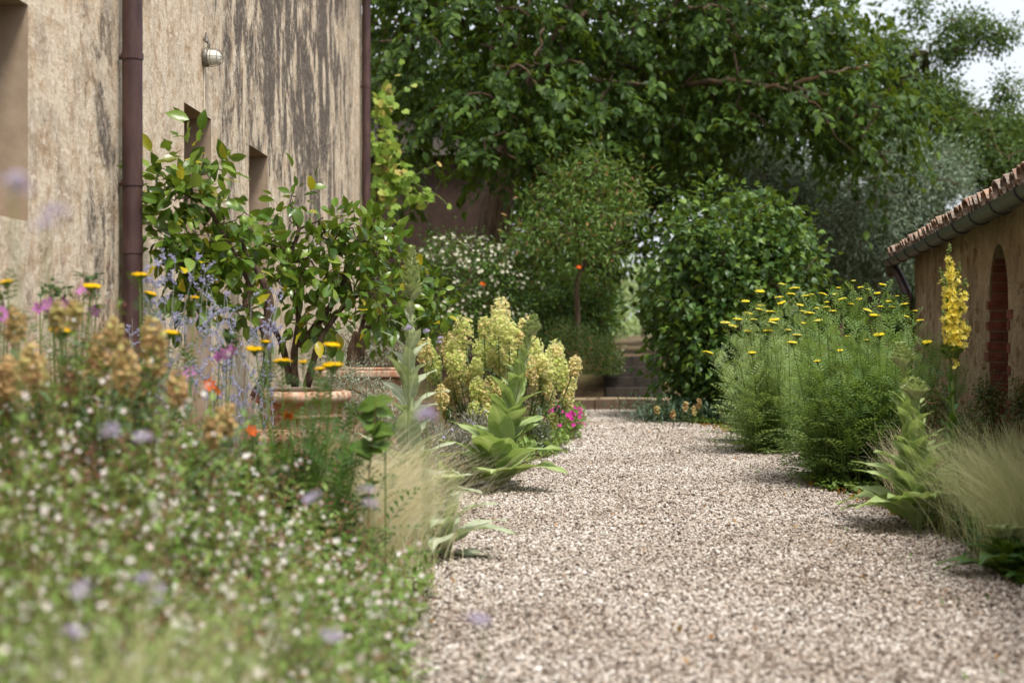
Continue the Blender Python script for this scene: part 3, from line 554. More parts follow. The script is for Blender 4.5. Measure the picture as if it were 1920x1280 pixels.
for i in range(4):
    a = i*math.pi/4; e = Rm[:, 0]*math.cos(a)+Rm[:, 2]*math.sin(a)
    b.tube([lb+e*r*s_+nw*z for s_, r, z in ((-1, .072, .03), (-1, .07, .075), (-1, .062, .115), (-1, .04, .145), (-1, .0, .155), (1, .04, .145), (1, .062, .115), (1, .07, .075), (1, .072, .03))], .0022, 5)
for r, z in ((.0715, .065), (.062, .117)):
    b.tube([lb+nw*z+(Rm[:, 0]*math.cos(a)+Rm[:, 2]*math.sin(a))*r for a in np.linspace(0, 2*math.pi, 21)], .0022, 5)
b.build('cage', M['lampmetal'], lamp)
b = MB(); b.tube(spline([lb+A([0, 0, .05])+nw*.03, lb+A([0, 0, .1])+nw*.045, lb+A([0, 0, .13])+nw*.02, lb+A([0, 0, .15])+nw*.0]), .013, 8); b.tube([lb+A([0, 0, .12])+nw*.03, lb+A([0, 0, .19])+nw*.02], [.02, .006], 8); b.build('hook', M['lampmetal'], lamp)
b = MB(); b.tube([lb+A([0, 0, -.06])+nw*.008, lb+A([0, 0, -.45])+nw*.008], .006, 6); b.build('conduit', M['cream'], lamp)
# ================================================================== OUTBUILDING ON THE RIGHT
v = norm(A([.157, 1., 0])); nb = A([-v[1], v[0], 0]); kv = math.sqrt(1+.157**2)
bo = A([1.89+.157*4, 4., 0])
def vv(D): return (D-4)*kv
B = thing('stone_outbuilding', 'low rubble stone outbuilding with tiled roof and arched brick niche', 'building', (4.8, 18.8, 0))
ac0, ac1 = vv(11.8), vv(12.76); arc = []
for i in range(19):
    t = (1-math.cos(math.pi*i/18))/2; arc.append((ac0+(ac1-ac0)*t, 1.36+.47*math.sin(math.acos(1-2*t))))
b = MB(); holewall(b, bo, v, nb, vv(18.8), 2.14, [(ac0, ac1, -.1, 1.36)], .34, -.1, arc)
fc = bo+v*vv(18.8); fb = fc-nb*4.5; rb = bo-nb*4.5
b.add([(*fc[:2], -.1), (*fb[:2], -.1), (*fb[:2], 3.4), (*fc[:2], 2.14)], [(0, 1, 2, 3)]); b.add([(*bo[:2], -.1), (*rb[:2], -.1), (*rb[:2], 3.4), (*bo[:2], 2.14)], [(0, 1, 2, 3)])
b.add([(*fb[:2], -.1), (*rb[:2], -.1), (*rb[:2], 3.4), (*fb[:2], 3.4)], [(0, 1, 2, 3)])
bw = b.build('wall', [M['rubble'], M['mortar']], B)
b = MB(); uvbox(b, ac0-.02, ac1+.02, .33, .4, -.1, 1.9, 0, bo, v, nb); b.build('niche_back', M['rubble'], B)
def brick(u0, u1, d0, d1, z0, z1): 
    b = MB(); uvbox(b, u0, u1, d0, d1, z0, z1, 0, bo, v, nb); return b.build('brick', M['brick'], bw)
nc = 18; ch = .084
for i in range(nc):
    z0 = -.02+i*ch; z1 = z0+ch-.016
    if z0 < 1.38:
        for s_, e in ((1, ac1), (-1, ac0)):
            j = rng.uniform(0, .006); lo = e-.012 if s_ > 0 else e+.012-.0
            for q, (d0, d1) in enumerate(((-.012, .11), (.121, .335)) if i % 2 else ((-.012, .22), (.231, .335))):     # jamb bricks, bonded
                wdt = (.22 if i % 2 else .1)*(1 if rng.random() < .75 else 1.3)
                if q == 0: a0, a1 = (e-.012, e+wdt) if s_ > 0 else (e-wdt, e+.012)
                else: a0, a1 = (e-.012-j*.3, e+.03) if s_ > 0 else (e-.03, e+.012)
                brick(a0, a1, (d0+(.022 if rng.random() < .5 else .006)-j) if q == 0 else d0, d1, z0, z1)
for i in range(17):                                       # voussoirs
    a = math.pi*(i+.5)/17; cu = (ac0+ac1)/2; R0, R1 = (ac1-ac0)/2, (ac1-ac0)/2+.115; b = MB(); da = math.pi/17*.44; c = []
    for dd in (.012+rng.uniform(0, .006), .33):
        for R_, aa in ((R0-.012, a-da), (R1, a-da), (R1, a+da), (R0-.012, a+da)):
            p = bo+v*(cu-R_*math.cos(aa))-nb*dd; c.append((p[0], p[1], 1.37+R_*math.sin(aa)*.98))
    b.add(c, [(0, 1, 2, 3), (7, 6, 5, 4), (0, 4, 5, 1), (1, 5, 6, 2), (2, 6, 7, 3), (3, 7, 4, 0)]); b.build('brick', M['brick'], bw)
ico = T([(0, 0, 1), (.89, 0, .45), (.28, .85, .45), (-.72, .53, .45), (-.72, -.53, .45), (.28, -.85, .45), (.72, .53, -.45), (-.28, .85, -.45), (-.89, 0, -.45), (-.28, -.85, -.45), (.72, -.53, -.45), (0, 0, -1)],
        [(0,1,2),(0,2,3),(0,3,4),(0,4,5),(0,5,1),(1,6,2),(2,7,3),(3,8,4),(4,9,5),(5,10,1),(6,7,2),(7,8,3),(8,9,4),(9,10,5),(10,6,1),(11,7,6),(11,8,7),(11,9,8),(11,10,9),(11,6,10)])
stones = []
for i in range(6):
    t = (ico[0]*(1+rng.normal(0, .16, (12, 1))), ico[1], ico[2]); stones.append(mesh1('stone', t, M['rock']))
Rw = np.stack((v, A([0, 0, 1.]), -np.cross(v, A([0, 0, 1.]))*-1), 1); cnt = 0
while cnt < 150:
    D = rng.uniform(8.5, 18.6); z = rng.uniform(.1, 2.0); a = vv(D)
    if ac0-.3 < a < ac1+.3 and z < 2.0: continue
    p = bo+v*a+A([0, 0, z])-nb*.012; put('stone', stones[cnt % 6], p, Rw, (rng.uniform(.06, .17), rng.uniform(.035, .085), .026), bw); cnt += 1
# roof: deck, cover tiles and pan tiles, gutter
gz = 2.07; rise = .3
b = MB(); e0, e1 = bo+nb*.16, bo+nb*.16+v*(vv(19.5)); h = A([0, 0, gz-.03]); w_ = nb*-5; up = A([0, 0, 5*rise])
b.add([e0+h, e1+h, e1+w_+h+up, e0+w_+h+up]+[p+A([0, 0, .05]) for p in (e0+h, e1+h, e1+w_+h+up, e0+w_+h+up)], [(0,3,2,1),(4,5,6,7),(0,1,5,4),(1,2,6,5),(2,3,7,6),(3,0,4,7)])
roof = b.build('roof', M['tile'], B)
def barrel(up_=1):
    V, Fc = [], []; n = 7
    for j, (y, r) in enumerate(((0, .092), (.42, .076))):
        for k_ in range(n):
            a = math.pi*k_/(n-1)
            for t_ in (0, .016): V.append((math.cos(a)*(r-t_), y, up_*(math.sin(a)*(r-t_)*.8)))
    for k_ in range(n-1):
        a, c_, e_, g_ = 2*k_, 2*(k_+1), 2*n+2*k_, 2*n+2*(k_+1)
        Fc += [(a, c_, g_, e_), (a+1, e_+1, g_+1, c_+1), (a, a+1, c_+1, c_), (e_, g_, g_+1, e_+1)]
    return T(V, Fc)
cov, pan = mesh1('cover_tile', barrel(1), M['tile'], False), mesh1('pan_tile', barrel(-1), M['tile'], False)
dirr = norm(-nb+A([0, 0, rise])); nrm_ = norm(np.cross(v, dirr)); nrm_ = nrm_ if nrm_[2] > 0 else -nrm_
Rt = np.stack((np.cross(dirr, nrm_), dirr, nrm_), 1); D = 8.6; i = 0
while D < 19.45:
    a = vv(D)
    for row in range(3):
        e = bo+v*a+nb*(.25+rng.uniform(-.015, .015))+A([0, 0, gz-.015])+dirr*(.36*row)
        Rr = Rt@A(Matrix.Rotation(rng.normal(0, .06), 3, 'Z')@Matrix.Rotation(rng.normal(0, .03), 3, 'X'))
        put('tile', cov, e+nrm_*(.035+.012*row+rng.uniform(-.008, .014)), Rr, 1, roof)
        if row < 1: put('tile', pan, e+v*.1+nrm_*(.05+.01*row), Rr, 1, roof)
    D += .195/kv; i += 1
b = MB(); n = 9; gp = bo+nb*.2; U0, U1 = vv(6.), vv(19.75); Vg = []
for a0 in (U0, U1):
    for rr in (.082, .076):
        for k_ in range(n):
            t = math.pi*k_/(n-1); p = gp+v*a0+nb*(.0+rr*math.cos(t)+.02); Vg.append((p[0], p[1], gz-.07-rr*math.sin(t)*1.0+.03))
Fc = [(k_, k_+1, 2*n+k_+1, 2*n+k_) for k_ in range(n-1)]+[(n+k_+1, n+k_, 3*n+k_, 3*n+k_+1) for k_ in range(n-1)]+[(0, n, 3*n, 2*n), (n-1, 2*n+n-1, 3*n+n-1, n+n-1)]
Fc += [tuple(2*n+k_ for k_ in range(n))]
b.add(Vg, Fc); gut = b.build('gutter', M['zinc'], B, True)
for q in np.arange(vv(9.6), U1, 1.05):
    b = MB(); b.tube([gp+v*q+nb*(.02+.086*math.cos(t))+A([0, 0, gz-.04-.086*math.sin(t)]) for t in np.linspace(-.05, math.pi+.05, 11)], .008, 6); b.build('gutter_strap', M['band'], gut)
g0 = gp+v*(U1-.18)+nb*.02+A([0, 0, gz-.1]); wp = bo+v*vv(18.72)+nb*.09
b = MB(); pts = spline([g0, g0+A([0, 0, -.1]), g0*.72+wp*.28+A([0, 0, (gz-.3)*.28]), A([*wp[:2], gz-.5]), A([*wp[:2], gz-.65]), A([*wp[:2], .05])], 7); b.tube(pts, .055, 14); dp = b.build('downpipe', M['pipe'], B, True)
for z in (1.3, .5): b = MB(); b.tube([A([*wp[:2], z-.02]), A([*wp[:2], z+.02])], .062, 14); b.build('bracket', M['pipe'], dp)
# far brick house behind the big tree
bb = P(800, 620, 40); fh = thing('brick_house', 'brown brick house wall half hidden behind the great tree trunk', 'house', (bb[0], 40, .75))
b = MB(); b.box((-7.5, 40, .5), (-.55, 47, 5.6)); b.build('wall', M['farbrick'], fh)
b = MB(); b.add([(-7.9, 39.6, 5.6), (-.2, 39.6, 5.6), (-.2, 43.5, 7.1), (-7.9, 43.5, 7.1), (-.2, 47.4, 5.6), (-7.9, 47.4, 5.6)], [(0, 1, 2, 3), (3, 2, 4, 5), (0, 5, 4, 1)]); b.build('roof', M['step'], fh)

# ================================================================== TREES
def tree(name, label, cat, base, trunk, blobs, ncl, per, spread, lsize, lmat, lt, bark, rtip, rmax, shell=.45, droop=.4, face=.6, nparts=0, group=None, power=.42, skel=None, rtrunk=None, lmesh=None, twig=False):
    t = thing(name, label, cat, base, group)
    cent, outd = blobpts(blobs, ncl, shell)
    ns = skel or min(len(cent), 420)
    arr, par, ends = grow(trunk, cent[:ns])
    b = MB(); skeleton(b, arr, par, rtip, power, rmax, 5)
    if rtrunk is not None: b.tube(spline(trunk, 4), np.linspace(rtrunk[0], rtrunk[1], (len(trunk)-1)*4+1), 12)
    b.build('trunk', bark, t)
    pos, R, sc = sprays(cent, outd, per, spread, lsize) if twig else clumps(cent, outd, per, spread, lsize, droop, face)
    if nparts:
        key = pos[:, 1]+rng.uniform(0, .5, len(pos)); vis = np.argsort(key)[:nparts*3]; vis = rng.permutation(vis)[:nparts]
        msk = np.ones(len(pos), bool); msk[vis] = False
        for i in vis: put('leaf', lmesh, pos[i], R[i], sc[i], t)
        pos, R, sc = pos[msk], R[msk], sc[msk]
    b = MB(); b.scat(lt, pos, R, sc); b.build('crown', lmat, t, False, True)
    return t
walnut_leaf = mesh1('leaf', leafT(4, .36, .1, .25), M['walnut'])
lilac_leaf = mesh1('leaf', HEART, M['lilac'])
bl = [pxblob(*q) for q in [(790,60,130,120,28,2.2),(960,40,170,120,27,2.2),(1150,60,190,140,28,2.4),(1350,60,190,120,28,2.4),(1520,80,150,110,28,2.),(830,215,110,95,27.5,1.8),
    (960,210,130,90,26,1.8),(1130,220,150,110,27.5,2.2),(1310,230,150,90,28.5,2.2),(1480,210,150,90,28,2.),(1620,190,110,90,28,1.8),(930,290,90,45,26,1.2),(1040,300,110,80,28,1.6),(1210,300,110,70,29,1.6),
    (1640,290,60,60,28,1.),(755,330,60,70,30,1.4),(760,-60,110,80,29,2.6),(860,-130,220,110,28,3),(1150,-150,260,120,29,3.4),(1430,-130,240,110,29,3)]]
tree('great_broadleaf_tree', 'great dark broadleaf tree whose canopy fills the top centre', 'tree', P(920, 650, 31), [P(920, 655, 31), P(922, 520, 31), P(930, 400, 31), P(955, 280, 31), P(1010, 150, 30.5), P(1080, 40, 30), P(1100, -120, 30)],
     bl, 2100, 18, .6, .165, M['walnut'], L3, M['darkbark'], .018, .3, .5, .75, .5, 240, None, .4, 330, (.42, .2), walnut_leaf, True)
# bare lichen-covered limbs showing in the canopy belong to that tree
wt = bpy.data.objects['great_broadleaf_tree']
for pts, r in (([(1090,150,29.5),(1230,165,28),(1330,155,26.4),(1400,153,26),(1480,162,26),(1560,180,26.2)], (.08, .035)), ([(1480,162,26),(1540,140,26),(1600,128,26.2),(1640,120,26.4)], (.05, .025)),
               ([(1290,15,26),(1340,20,25.9),(1370,45,26),(1385,75,26.3)], (.05, .02)), ([(1400,155,26),(1460,165,25.9),(1520,190,26),(1560,240,26.2),(1600,290,26.4)], (.04, .012)), ([(930,125,25.4),(985,125,25.3),(1010,100,25.6),(1020,20,26)], (.02, .045))):
    b = MB(); pp = spline([P(q[0], q[1], q[2]+.75) for q in pts], 5); pp = pp+rng.normal(0, .025, pp.shape); b.tube(pp, np.linspace(r[0], r[1], len(pp))*.75, 8); b.build('limb', M['limb'], wt)
bl = [pxblob(*q) for q in [(1800,290,110,70,36,2),(1880,310,90,60,36,2),(1715,250,90,80,37,2),(1670,110,40,60,37,1.),(1705,165,60,50,37,1.),(1760,240,80,60,38,1.6),(1905,260,40,60,36,1.),(1765,185,44,44,36,1.),(1865,240,50,36,36,1.)]]
bl2 = [pxblob(*q) for q in [(1810,50,60,26,36,.6),(1860,75,50,18,36,.5),(1895,55,25,14,36,.4),(1720,20,26,24,36,.5),(1780,95,50,22,36,.6),(1890,170,22,30,36,.5)]]
tree('oak_tree', 'small-leaved tree with open branches against the pale sky', 'tree', P(1780, 650, 37), [P(1780, 652, 37), P(1770, 500, 37), P(1755, 350, 37), P(1740, 200, 37), P(1735, 100, 36.5)], bl+bl2, 2300, 24, .14, .1, M['oak'], L2, M['darkbark'], .012, .2, .5, .2, .6, 0, None, .4, 420, (.22, .08))
for i, (lab, tx, q) in enumerate([('grey-leaved olive tree right behind the rounded dark shrub', 1470, [(1430,320,80,70,31,1.4),(1500,370,90,70,31,1.4),(1440,420,90,60,32,1.4),(1540,440,70,60,32,1.2)]),
                       ('grey-leaved olive tree above the end of the tiled roof', 1650, [(1610,400,90,80,30,1.4),(1690,340,80,70,30.5,1.3),(1760,330,70,60,31,1.2),(1640,480,100,60,31,1.3),(1700,420,70,60,31,1.2)])]):
    bl = [pxblob(*a) for a in q]; tree('olive_tree', lab, 'tree', P(tx, 656, 32), [P(tx, 656, 32), P(tx-12, 560, 32), P(tx+8, 480, 32), P(tx-5, 400, 31.5)], bl, 1050, 28, .17, .1, M['olive'], LW, M['darkbark'], .012, .14, .5, .1, .4, 0, 'olive trees behind the outbuilding', .42, 300, (.16, .08))
# deeper trees that close the view; each stands on its own trunk
for i, (lab, tx, Dd, q) in enumerate([
    ('deep green tree filling the gap beside the downpipe', 760, 46, [(740,180,110,170,45,3),(820,300,110,110,45,3),(730,380,80,90,45,2.4)]),
    ('tall shadowed tree directly behind the great trunk', 1010, 44, [(960,140,150,150,43,3),(1040,300,150,110,43,3),(980,430,120,90,42,2.4)]),
    ('shadowed tree behind the young tree with pinkish tips', 1122, 45, [(1180,150,150,150,44,3),(1160,320,140,90,44,2.6),(1120,430,110,80,44,2.4)]),
    ('shadowed tree standing above the rounded dark shrub', 1340, 43, [(1350,130,150,130,42,3),(1330,290,130,80,42,2.6),(1400,330,110,60,42,2.4)]),
    ('shadowed tree between the dark shrub and the olives', 1560, 44, [(1540,140,140,120,43,2.8),(1520,430,130,80,40,2.4),(1660,520,120,80,40,2.4),(1600,240,120,50,43,2)])]):
    tree('shade_tree', lab, 'tree', P(tx, 650, Dd), [P(tx, 652, Dd), P(tx+6, 520, Dd), P(tx-8, 380, Dd), P(tx+5, 240, Dd), P(tx, 120, Dd)], [pxblob(*a) for a in q], 620, 13, .42, .26, M['back'], L2, M['darkbark'], .02, .22, .5, .4, .5, 0, 'trees closing the view behind the garden', .4, 160, (.3, .12))
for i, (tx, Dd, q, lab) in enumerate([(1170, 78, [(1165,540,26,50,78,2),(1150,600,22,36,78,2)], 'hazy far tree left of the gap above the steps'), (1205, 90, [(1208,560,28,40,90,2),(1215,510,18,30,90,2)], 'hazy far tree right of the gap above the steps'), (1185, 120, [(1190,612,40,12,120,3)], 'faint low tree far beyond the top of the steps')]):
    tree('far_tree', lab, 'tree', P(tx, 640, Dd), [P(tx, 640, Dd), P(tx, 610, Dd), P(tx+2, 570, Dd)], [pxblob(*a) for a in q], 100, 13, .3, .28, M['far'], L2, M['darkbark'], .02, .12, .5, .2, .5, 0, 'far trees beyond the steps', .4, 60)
# young tree with pinkish tips
bl = [pxblob(*q) for q in [(1060,370,46,44,24.6,.6),(1005,440,46,40,24.4,.5),(1130,400,60,50,24.8,.7),(1080,440,70,50,24.4,.7),(1185,370,26,50,25,.4),(975,490,34,30,24.6,.4),(1150,470,50,24,24.8,.5),(1115,310,16,40,24.6,.3),(1045,330,16,40,24.6,.3),(1160,340,14,36,24.8,.3),(1010,385,14,30,24.6,.3),(1085,335,14,40,24.7,.3),(1200,340,12,40,25,.3),(965,450,12,30,24.5,.3)]]
tree('young_tree', 'slender young tree with pink-tipped leaves beside the steps', 'tree', P(1084, 655, 24.9), [P(1084, 655, 24.9), P(1083, 590, 24.9), P(1082, 530, 24.9), P(1098, 490, 24.9), P(1112, 450, 24.9), P(1100, 390, 24.8)], bl, 430, 14, .13, .11, M['young'], LW, M['darkbark'], .006, .07, .45, .1, .3, 0, None, .42, 200, (.05, .03))
# rounded lilac-like shrub
bl = [pxblob(*q) for q in [(1370,430,120,80,20.4,.8),(1370,560,160,150,20.4,1.05),(1345,660,115,110,20.2,.9),(1430,560,110,130,20.5,.9),(1290,480,66,80,20.3,.7),(1310,610,80,120,20.2,.8),(1460,450,70,70,20.5,.7),(1390,720,120,70,20.2,.8)]]
tree('lilac_shrub', 'tall rounded dark shrub with heart-shaped leaves beside the steps', 'shrub', P(1370, 785, 20.4), [P(1370, 790, 20.4), P(1368, 700, 20.4), P(1372, 600, 20.4), P(1370, 500, 20.4)], bl, 1500, 8, .1, .1, M['lilac'], HEART, M['darkbark'], .006, .08, .16, .55, .5, 250, None, .42, 250, (.07, .04), lilac_leaf)
# white-flowering shrub
def flowershrub(name, label, cat, base, blobs, ncl, per, spread, ls, lmat, lt, flmats, nfl, fsz, ft=FLW5, shell=.3, fz=-.2, group=None, bark='brownstem', droop=.3, fpart='blossoms'):
    base = A(base, float); t = thing(name, label, cat, base, group); cent, outd = blobpts(blobs, ncl, shell); cent[:, 2] = np.maximum(cent[:, 2], base[2]+.02)
    arr, par, e = grow([base, base*.5+cent.mean(0)*.5], cent[:min(ncl, 130)]); b = MB(); skeleton(b, arr, par, .004, .4, .04, 4); b.build('stems', M[bark], t, False, True)
    pos, R, sc = clumps(cent, outd, per, spread, ls, droop); pos[:, 2] = np.maximum(pos[:, 2], base[2]+.015); b = MB(); b.scat(lt, pos, R, sc); b.build('foliage', M[lmat], t, False, True)
    for fm in flmats:
        c, d = blobpts(blobs, nfl, .06); k_ = (d[:, 2] > fz) & (d[:, 1] < .55); c, d = c[k_]*1., d[k_]
        up_ = norm(d+A([0, -.4, .5])); R = orient(rdir(len(c)), up_); b = MB(); b.scat(ft, c+d*.03, R, fsz*rng.uniform(.7, 1.2, len(c))); b.build(fpart, M[fm], t, False, True)
    return t
flowershrub('white_rose_shrub', 'wide shrub covered in small white blossoms behind the lemon trees', 'shrub', P(890, 656, 24.6), [pxblob(*q) for q in [(880,520,100,75,24.6,.8),(830,500,60,60,24.5,.6),(950,530,60,70,24.7,.6),(870,590,110,50,24.5,.8)]], 700, 14, .1, .06, 'lilac', L2, ['whiteflower'], 1000, .034)
for q in ((905, 534), (1085, 503)):
    b = MB(); c = P(q[0], q[1], 23.7); d = rdir(7, -.2, 1); b.scat(FLW5, c+d*.03, orient(rdir(7), d+A([0, -.6, .2])), .03); tag(b.build('orange_bloom', M['orange']), 'small orange bloom among the white blossoms' if q[0] < 1000 else 'small orange bloom against the young tree trunk', 'flower', 'orange blooms at the garden end')
flowershrub('rosemary_shrub', 'low needle-leaved green shrub left of the steps', 'shrub', P(1085, 700, 23.7), [pxblob(*q) for q in [(1085,660,60,45,23.8,.5),(1050,640,40,40,23.8,.4),(1120,670,30,40,23.8,.4)]], 330, 24, .07, .06, 'rosem', LN, [], 0, 0, droop=-.8)
flowershrub('dark_evergreen_shrub', 'dark leafy evergreen behind the young tree trunk', 'shrub', P(1130, 650, 26), [pxblob(*q) for q in [(1115,560,34,50,26,.5),(1108,600,38,40,26,.5),(1050,560,60,70,26.5,.6),(1010,600,60,50,26.5,.6)]], 420, 16, .1, .08, 'lilac', L2, [], 0, 0)
flowershrub('step_side_shrub', 'small dark leafy shrub at the foot of the steps', 'shrub', P(1135, 700, 24.3), [pxblob(1140,672,22,34,24.3,.3)], 70, 14, .06, .06, 'box', L2, [], 0, 0)
b = MB()
for x0_, x1_, n in ((640, 1132, 5200), (1240, 2000, 7600)):
    Dw = rng.uniform(50, 58, n); pxx = rng.uniform(x0_, x1_, n); top = 520+22*np.sin(pxx*.021)+14*np.sin(pxx*.067); py = 648-(648-top)*rng.random(n)**.8
    p = np.stack(((pxx-960)*Dw/F, Dw, CAMZ-(py-HZ)*Dw/F), 1); p = np.repeat(p, 6, 0)+rng.normal(0, .3, (n*6, 3)); b.scat(T([(0, 0, 0), (.3, .5, .06), (0, 1, -.1), (-.3, .5, .06)], [(0, 1, 2, 3)]), p, orient(rdir(n*6)), rng.uniform(.22, .42, n*6))
o = b.build('woodland', M['back'], None, False, True); o['label'] = 'shadowy woodland edge closing the view behind the shrubs'; o['category'] = 'woodland'
# ================================================================== VINE ON THE HOUSE CORNER
t = thing('grape_vine', 'yellow-green grape vine hanging past the house corner', 'vine', P(705, 640, 23.0))
vb = [pxblob(*q) for q in [(715,200,22,50,22.9,.25),(728,190,18,30,22.9,.25),(720,280,26,60,22.9,.3),(728,320,30,60,22.9,.3),(715,380,24,50,22.9,.3),(760,335,28,18,22.9,.2),(780,372,36,12,22.9,.2),(715,440,20,40,22.9,.2)]]
cent, outd = blobpts(vb, 150, .5); arr, par, e = grow([P(702, 640, 23), P(704, 520, 23), P(706, 400, 22.95), P(710, 260, 22.9), P(714, 160, 22.9)], cent[:80]); b = MB(); skeleton(b, arr, par, .004, .4, .03, 5); b.build('stem', M['bark'], t)
vm = mesh1('leaf', VINE, M['vine']); pos, R, sc = clumps(cent, outd, 2, .07, .165, .8, .2)
R = orient(norm(rng.normal(0, .6, (len(pos), 3))+A([0, 0, -.8])), norm(rng.normal(0, .5, (len(pos), 3))+A([.3, -.8, .5])))
for i in range(len(pos)): put('leaf', vm, pos[i], R[i], sc[i]*.78, t)
for pts in ([(770,340),(800,355),(825,370),(840,385)], [(740,180),(765,165),(775,158)], [(775,330),(800,318),(822,308)], [(730,175),(745,140),(755,120)]):
    b = MB(); pp = [P(a, c, 22.85) for a, c in pts]; b.tube(spline(pp, 4), .005, 4); b.build('tendril', M['stem'], t)
    for p in pp[1:]: put('leaf', vm, p, orient([norm(rng.normal(0, .5, 3)+A([.2, 0, -.6]))], [A([.2, -.9, .4])])[0], .085, t)
# ================================================================== LEMON TREES AND POTS
pc = P(565, 740, 12.9); pot = thing('round_terracotta_pot', 'large round terracotta pot with a thick rolled rim', 'pot', (pc[0], 12.9, 0))
def roundpot(t, c, r, h):
    b = MB(); b.lathe([(.001, .02), (r*.62, .0), (r*.64, .02), (r*.72, h*.35), (r*.82, h*.7), (r*.86, h*.84), (r*.94, h*.86), (r*1.0, h*.89), (r*1.01, h*.94), (r*.98, h*.985), (r*.92, h), (r*.85, h*.985), (r*.82, h*.9), (r*.8, h*.86)], c, 40); bd = b.build('body', M['terracotta'], t, True)
    b = MB(); b.lathe([(.001, h*.91), (r*.4, h*.915), (r*.83, h*.9)], c, 24); b.build('potting_soil', M['soil'], t)
    b = MB(); b.lathe([(r*.826, h*.66), (r*.85, h*.675), (r*.85, h*.7), (r*.828, h*.715)], c, 40); b.build('moulding', M['terracotta'], t, True)
roundpot(pot, (pc[0], 12.9, 0), .41, .66)
pl = P(474, 740, 9.8); pot2 = thing('terracotta_pot', 'terracotta pot half hidden behind the foreground flowers', 'pot', (pl[0], 9.8, 0)); roundpot(pot2, (pl[0], 9.8, 0), .27, .52)
c = P(690, 690, 15.7); pot3 = thing('terracotta_box_planter', 'rectangular red terracotta planter behind the silver shrub', 'planter', (c[0]-.05, 15.7, 0)); z = .79
for nm, lo, hi, m_ in (('body', (-.36, -.32, 0), (.36, .36, z-.105), 'terracotta'), ('rim', (-.42, -.38, z-.1), (.42, .42, z-.03), 'terracotta'), ('lip', (-.4, -.36, z-.03), (.4, .4, z), 'terracotta'), ('potting_soil', (-.34, -.3, z-.028), (.34, .34, z+.004), 'soil')):
    b = MB(); b.box([c[0]-.05+lo[0], 15.7+lo[1], lo[2]], [c[0]-.05+hi[0], 15.7+hi[1], hi[2]]); o = b.build(nm, M[m_], pot3)
    if m_ != 'soil': md = o.modifiers.new('edge', 'BEVEL'); md.width = .018; md.segments = 3
lem = [mesh1('leaf', leafT(5, w_, f_, c_, 1, .03), M['lemon'], True) for w_, f_, c_ in ((.25, .16, .2), (.28, .1, .38), (.22, .2, .1))]
def lemontree(label, trunks, blobs, n, base, nfruit, size=.125):
    t = thing('lemon_tree', label, 'tree', base); cent, outd = blobpts(blobs, n//4, .5)
    trunk = trunks[0]; arr, par, ends = grow(trunk, cent, .1); b = MB(); skeleton(b, arr, par, .0035, .45, .035, 6)
    for q in trunks: pp = spline(q, 5); b.tube(pp, np.linspace(.034, .011, len(pp))*(1+.12*np.sin(np.arange(len(pp))*1.7)), 8)
    b.build('trunk', M['bark'], t, True)
    pos, R, sc = clumps(cent, outd, 9, .085, size*1.12, .15, .55); k_ = rng.permutation(len(pos)); a, c_ = k_[:n], k_[n:]
    for i in a: put('leaf', lem[i % 3], pos[i], R[i], sc[i], t)
    b = MB(); b.scat(L4, pos[c_], R[c_], sc[c_]*.9); b.build('foliage', M['lemon'], t, False, True)
    fb = MB(); fb.lathe([(.001, -.036), (.012, -.03), (.024, -.01), (.025, .008), (.014, .028), (.005, .034), (.001, .036)], (0, 0, 0), 10); fm = fb.mesh('lemon', M['lemonfruit'], True)
    for i in range(nfruit): o = put('lemon', fm, cent[i]+A([rng.uniform(-.05, .05), -.1, -.03]), np.eye(3), rng.uniform(.8, 1.2), t)
    return t
Q = lambda l, D: [P(a, c_, D) for a, c_ in l]
lemontree('leaning lemon tree standing nearest the dark downpipe', [Q([(478,745),(500,690),(495,620),(462,575),(468,530),(440,480),(415,430),(385,380)], 9.8), Q([(495,620),(505,560),(478,500),(450,450)], 9.85)],
          [pxblob(*q) for q in [(385,300,40,45,9.85,.22),(330,370,55,45,9.75,.25),(400,400,70,55,9.85,.28),(320,450,50,50,9.75,.22),(430,460,60,50,9.85,.25),(380,500,60,40,9.75,.22),(300,330,24,24,9.75,.12),(460,400,30,30,9.85,.15),(370,555,30,30,9.75,.15),(440,585,40,36,9.75,.16)]], 290, (pl[0], 9.8, .5), 3, .115)
lemontree('bushy lemon tree rising from the round pot', [Q([(553,725),(552,660),(560,600),(548,540),(545,480),(560,430),(545,380)], 12.9), Q([(575,725),(600,640),(640,580),(690,540)], 12.85), Q([(560,650),(600,600),(640,540),(650,480),(640,430)], 12.9), Q([(545,720),(530,650),(505,600),(490,560)], 12.95)],
          [pxblob(*q) for q in [(550,390,40,40,12.9,.2),(590,450,70,50,12.9,.3),(640,420,50,40,12.9,.25),(540,500,50,60,12.9,.3),(620,520,90,60,12.8,.35),(690,480,60,60,12.9,.3),(700,560,60,50,12.9,.3),(590,590,70,40,12.8,.3),(640,600,60,30,12.8,.25),(470,490,30,30,12.9,.2)]], 300, (pc[0], 12.9, .58), 7, .125)
lemontree('lemon tree with a stout dark trunk in the box planter', [Q([(664,700),(668,655),(676,620),(690,570),(700,510)], 15.7), Q([(676,625),(720,590),(770,570)], 15.7)],
          [pxblob(*q) for q in [(740,480,50,40,15.7,.3),(770,540,60,50,15.7,.35),(720,590,70,50,15.6,.35),(820,590,50,30,15.7,.25),(700,440,40,40,15.8,.3),(800,620,40,24,15.6,.2),(660,620,40,24,15.8,.2)]], 250, (c[0]-.08, 15.7, .78), 2, .13)
b = MB(); b.tube(Q([(664,705),(665,680),(668,655),(674,622)], 15.65), [.1, .095, .09, .06], 10); b.build('trunk_base', M['darkbark'], bpy.data.objects['lemon_tree.002'])
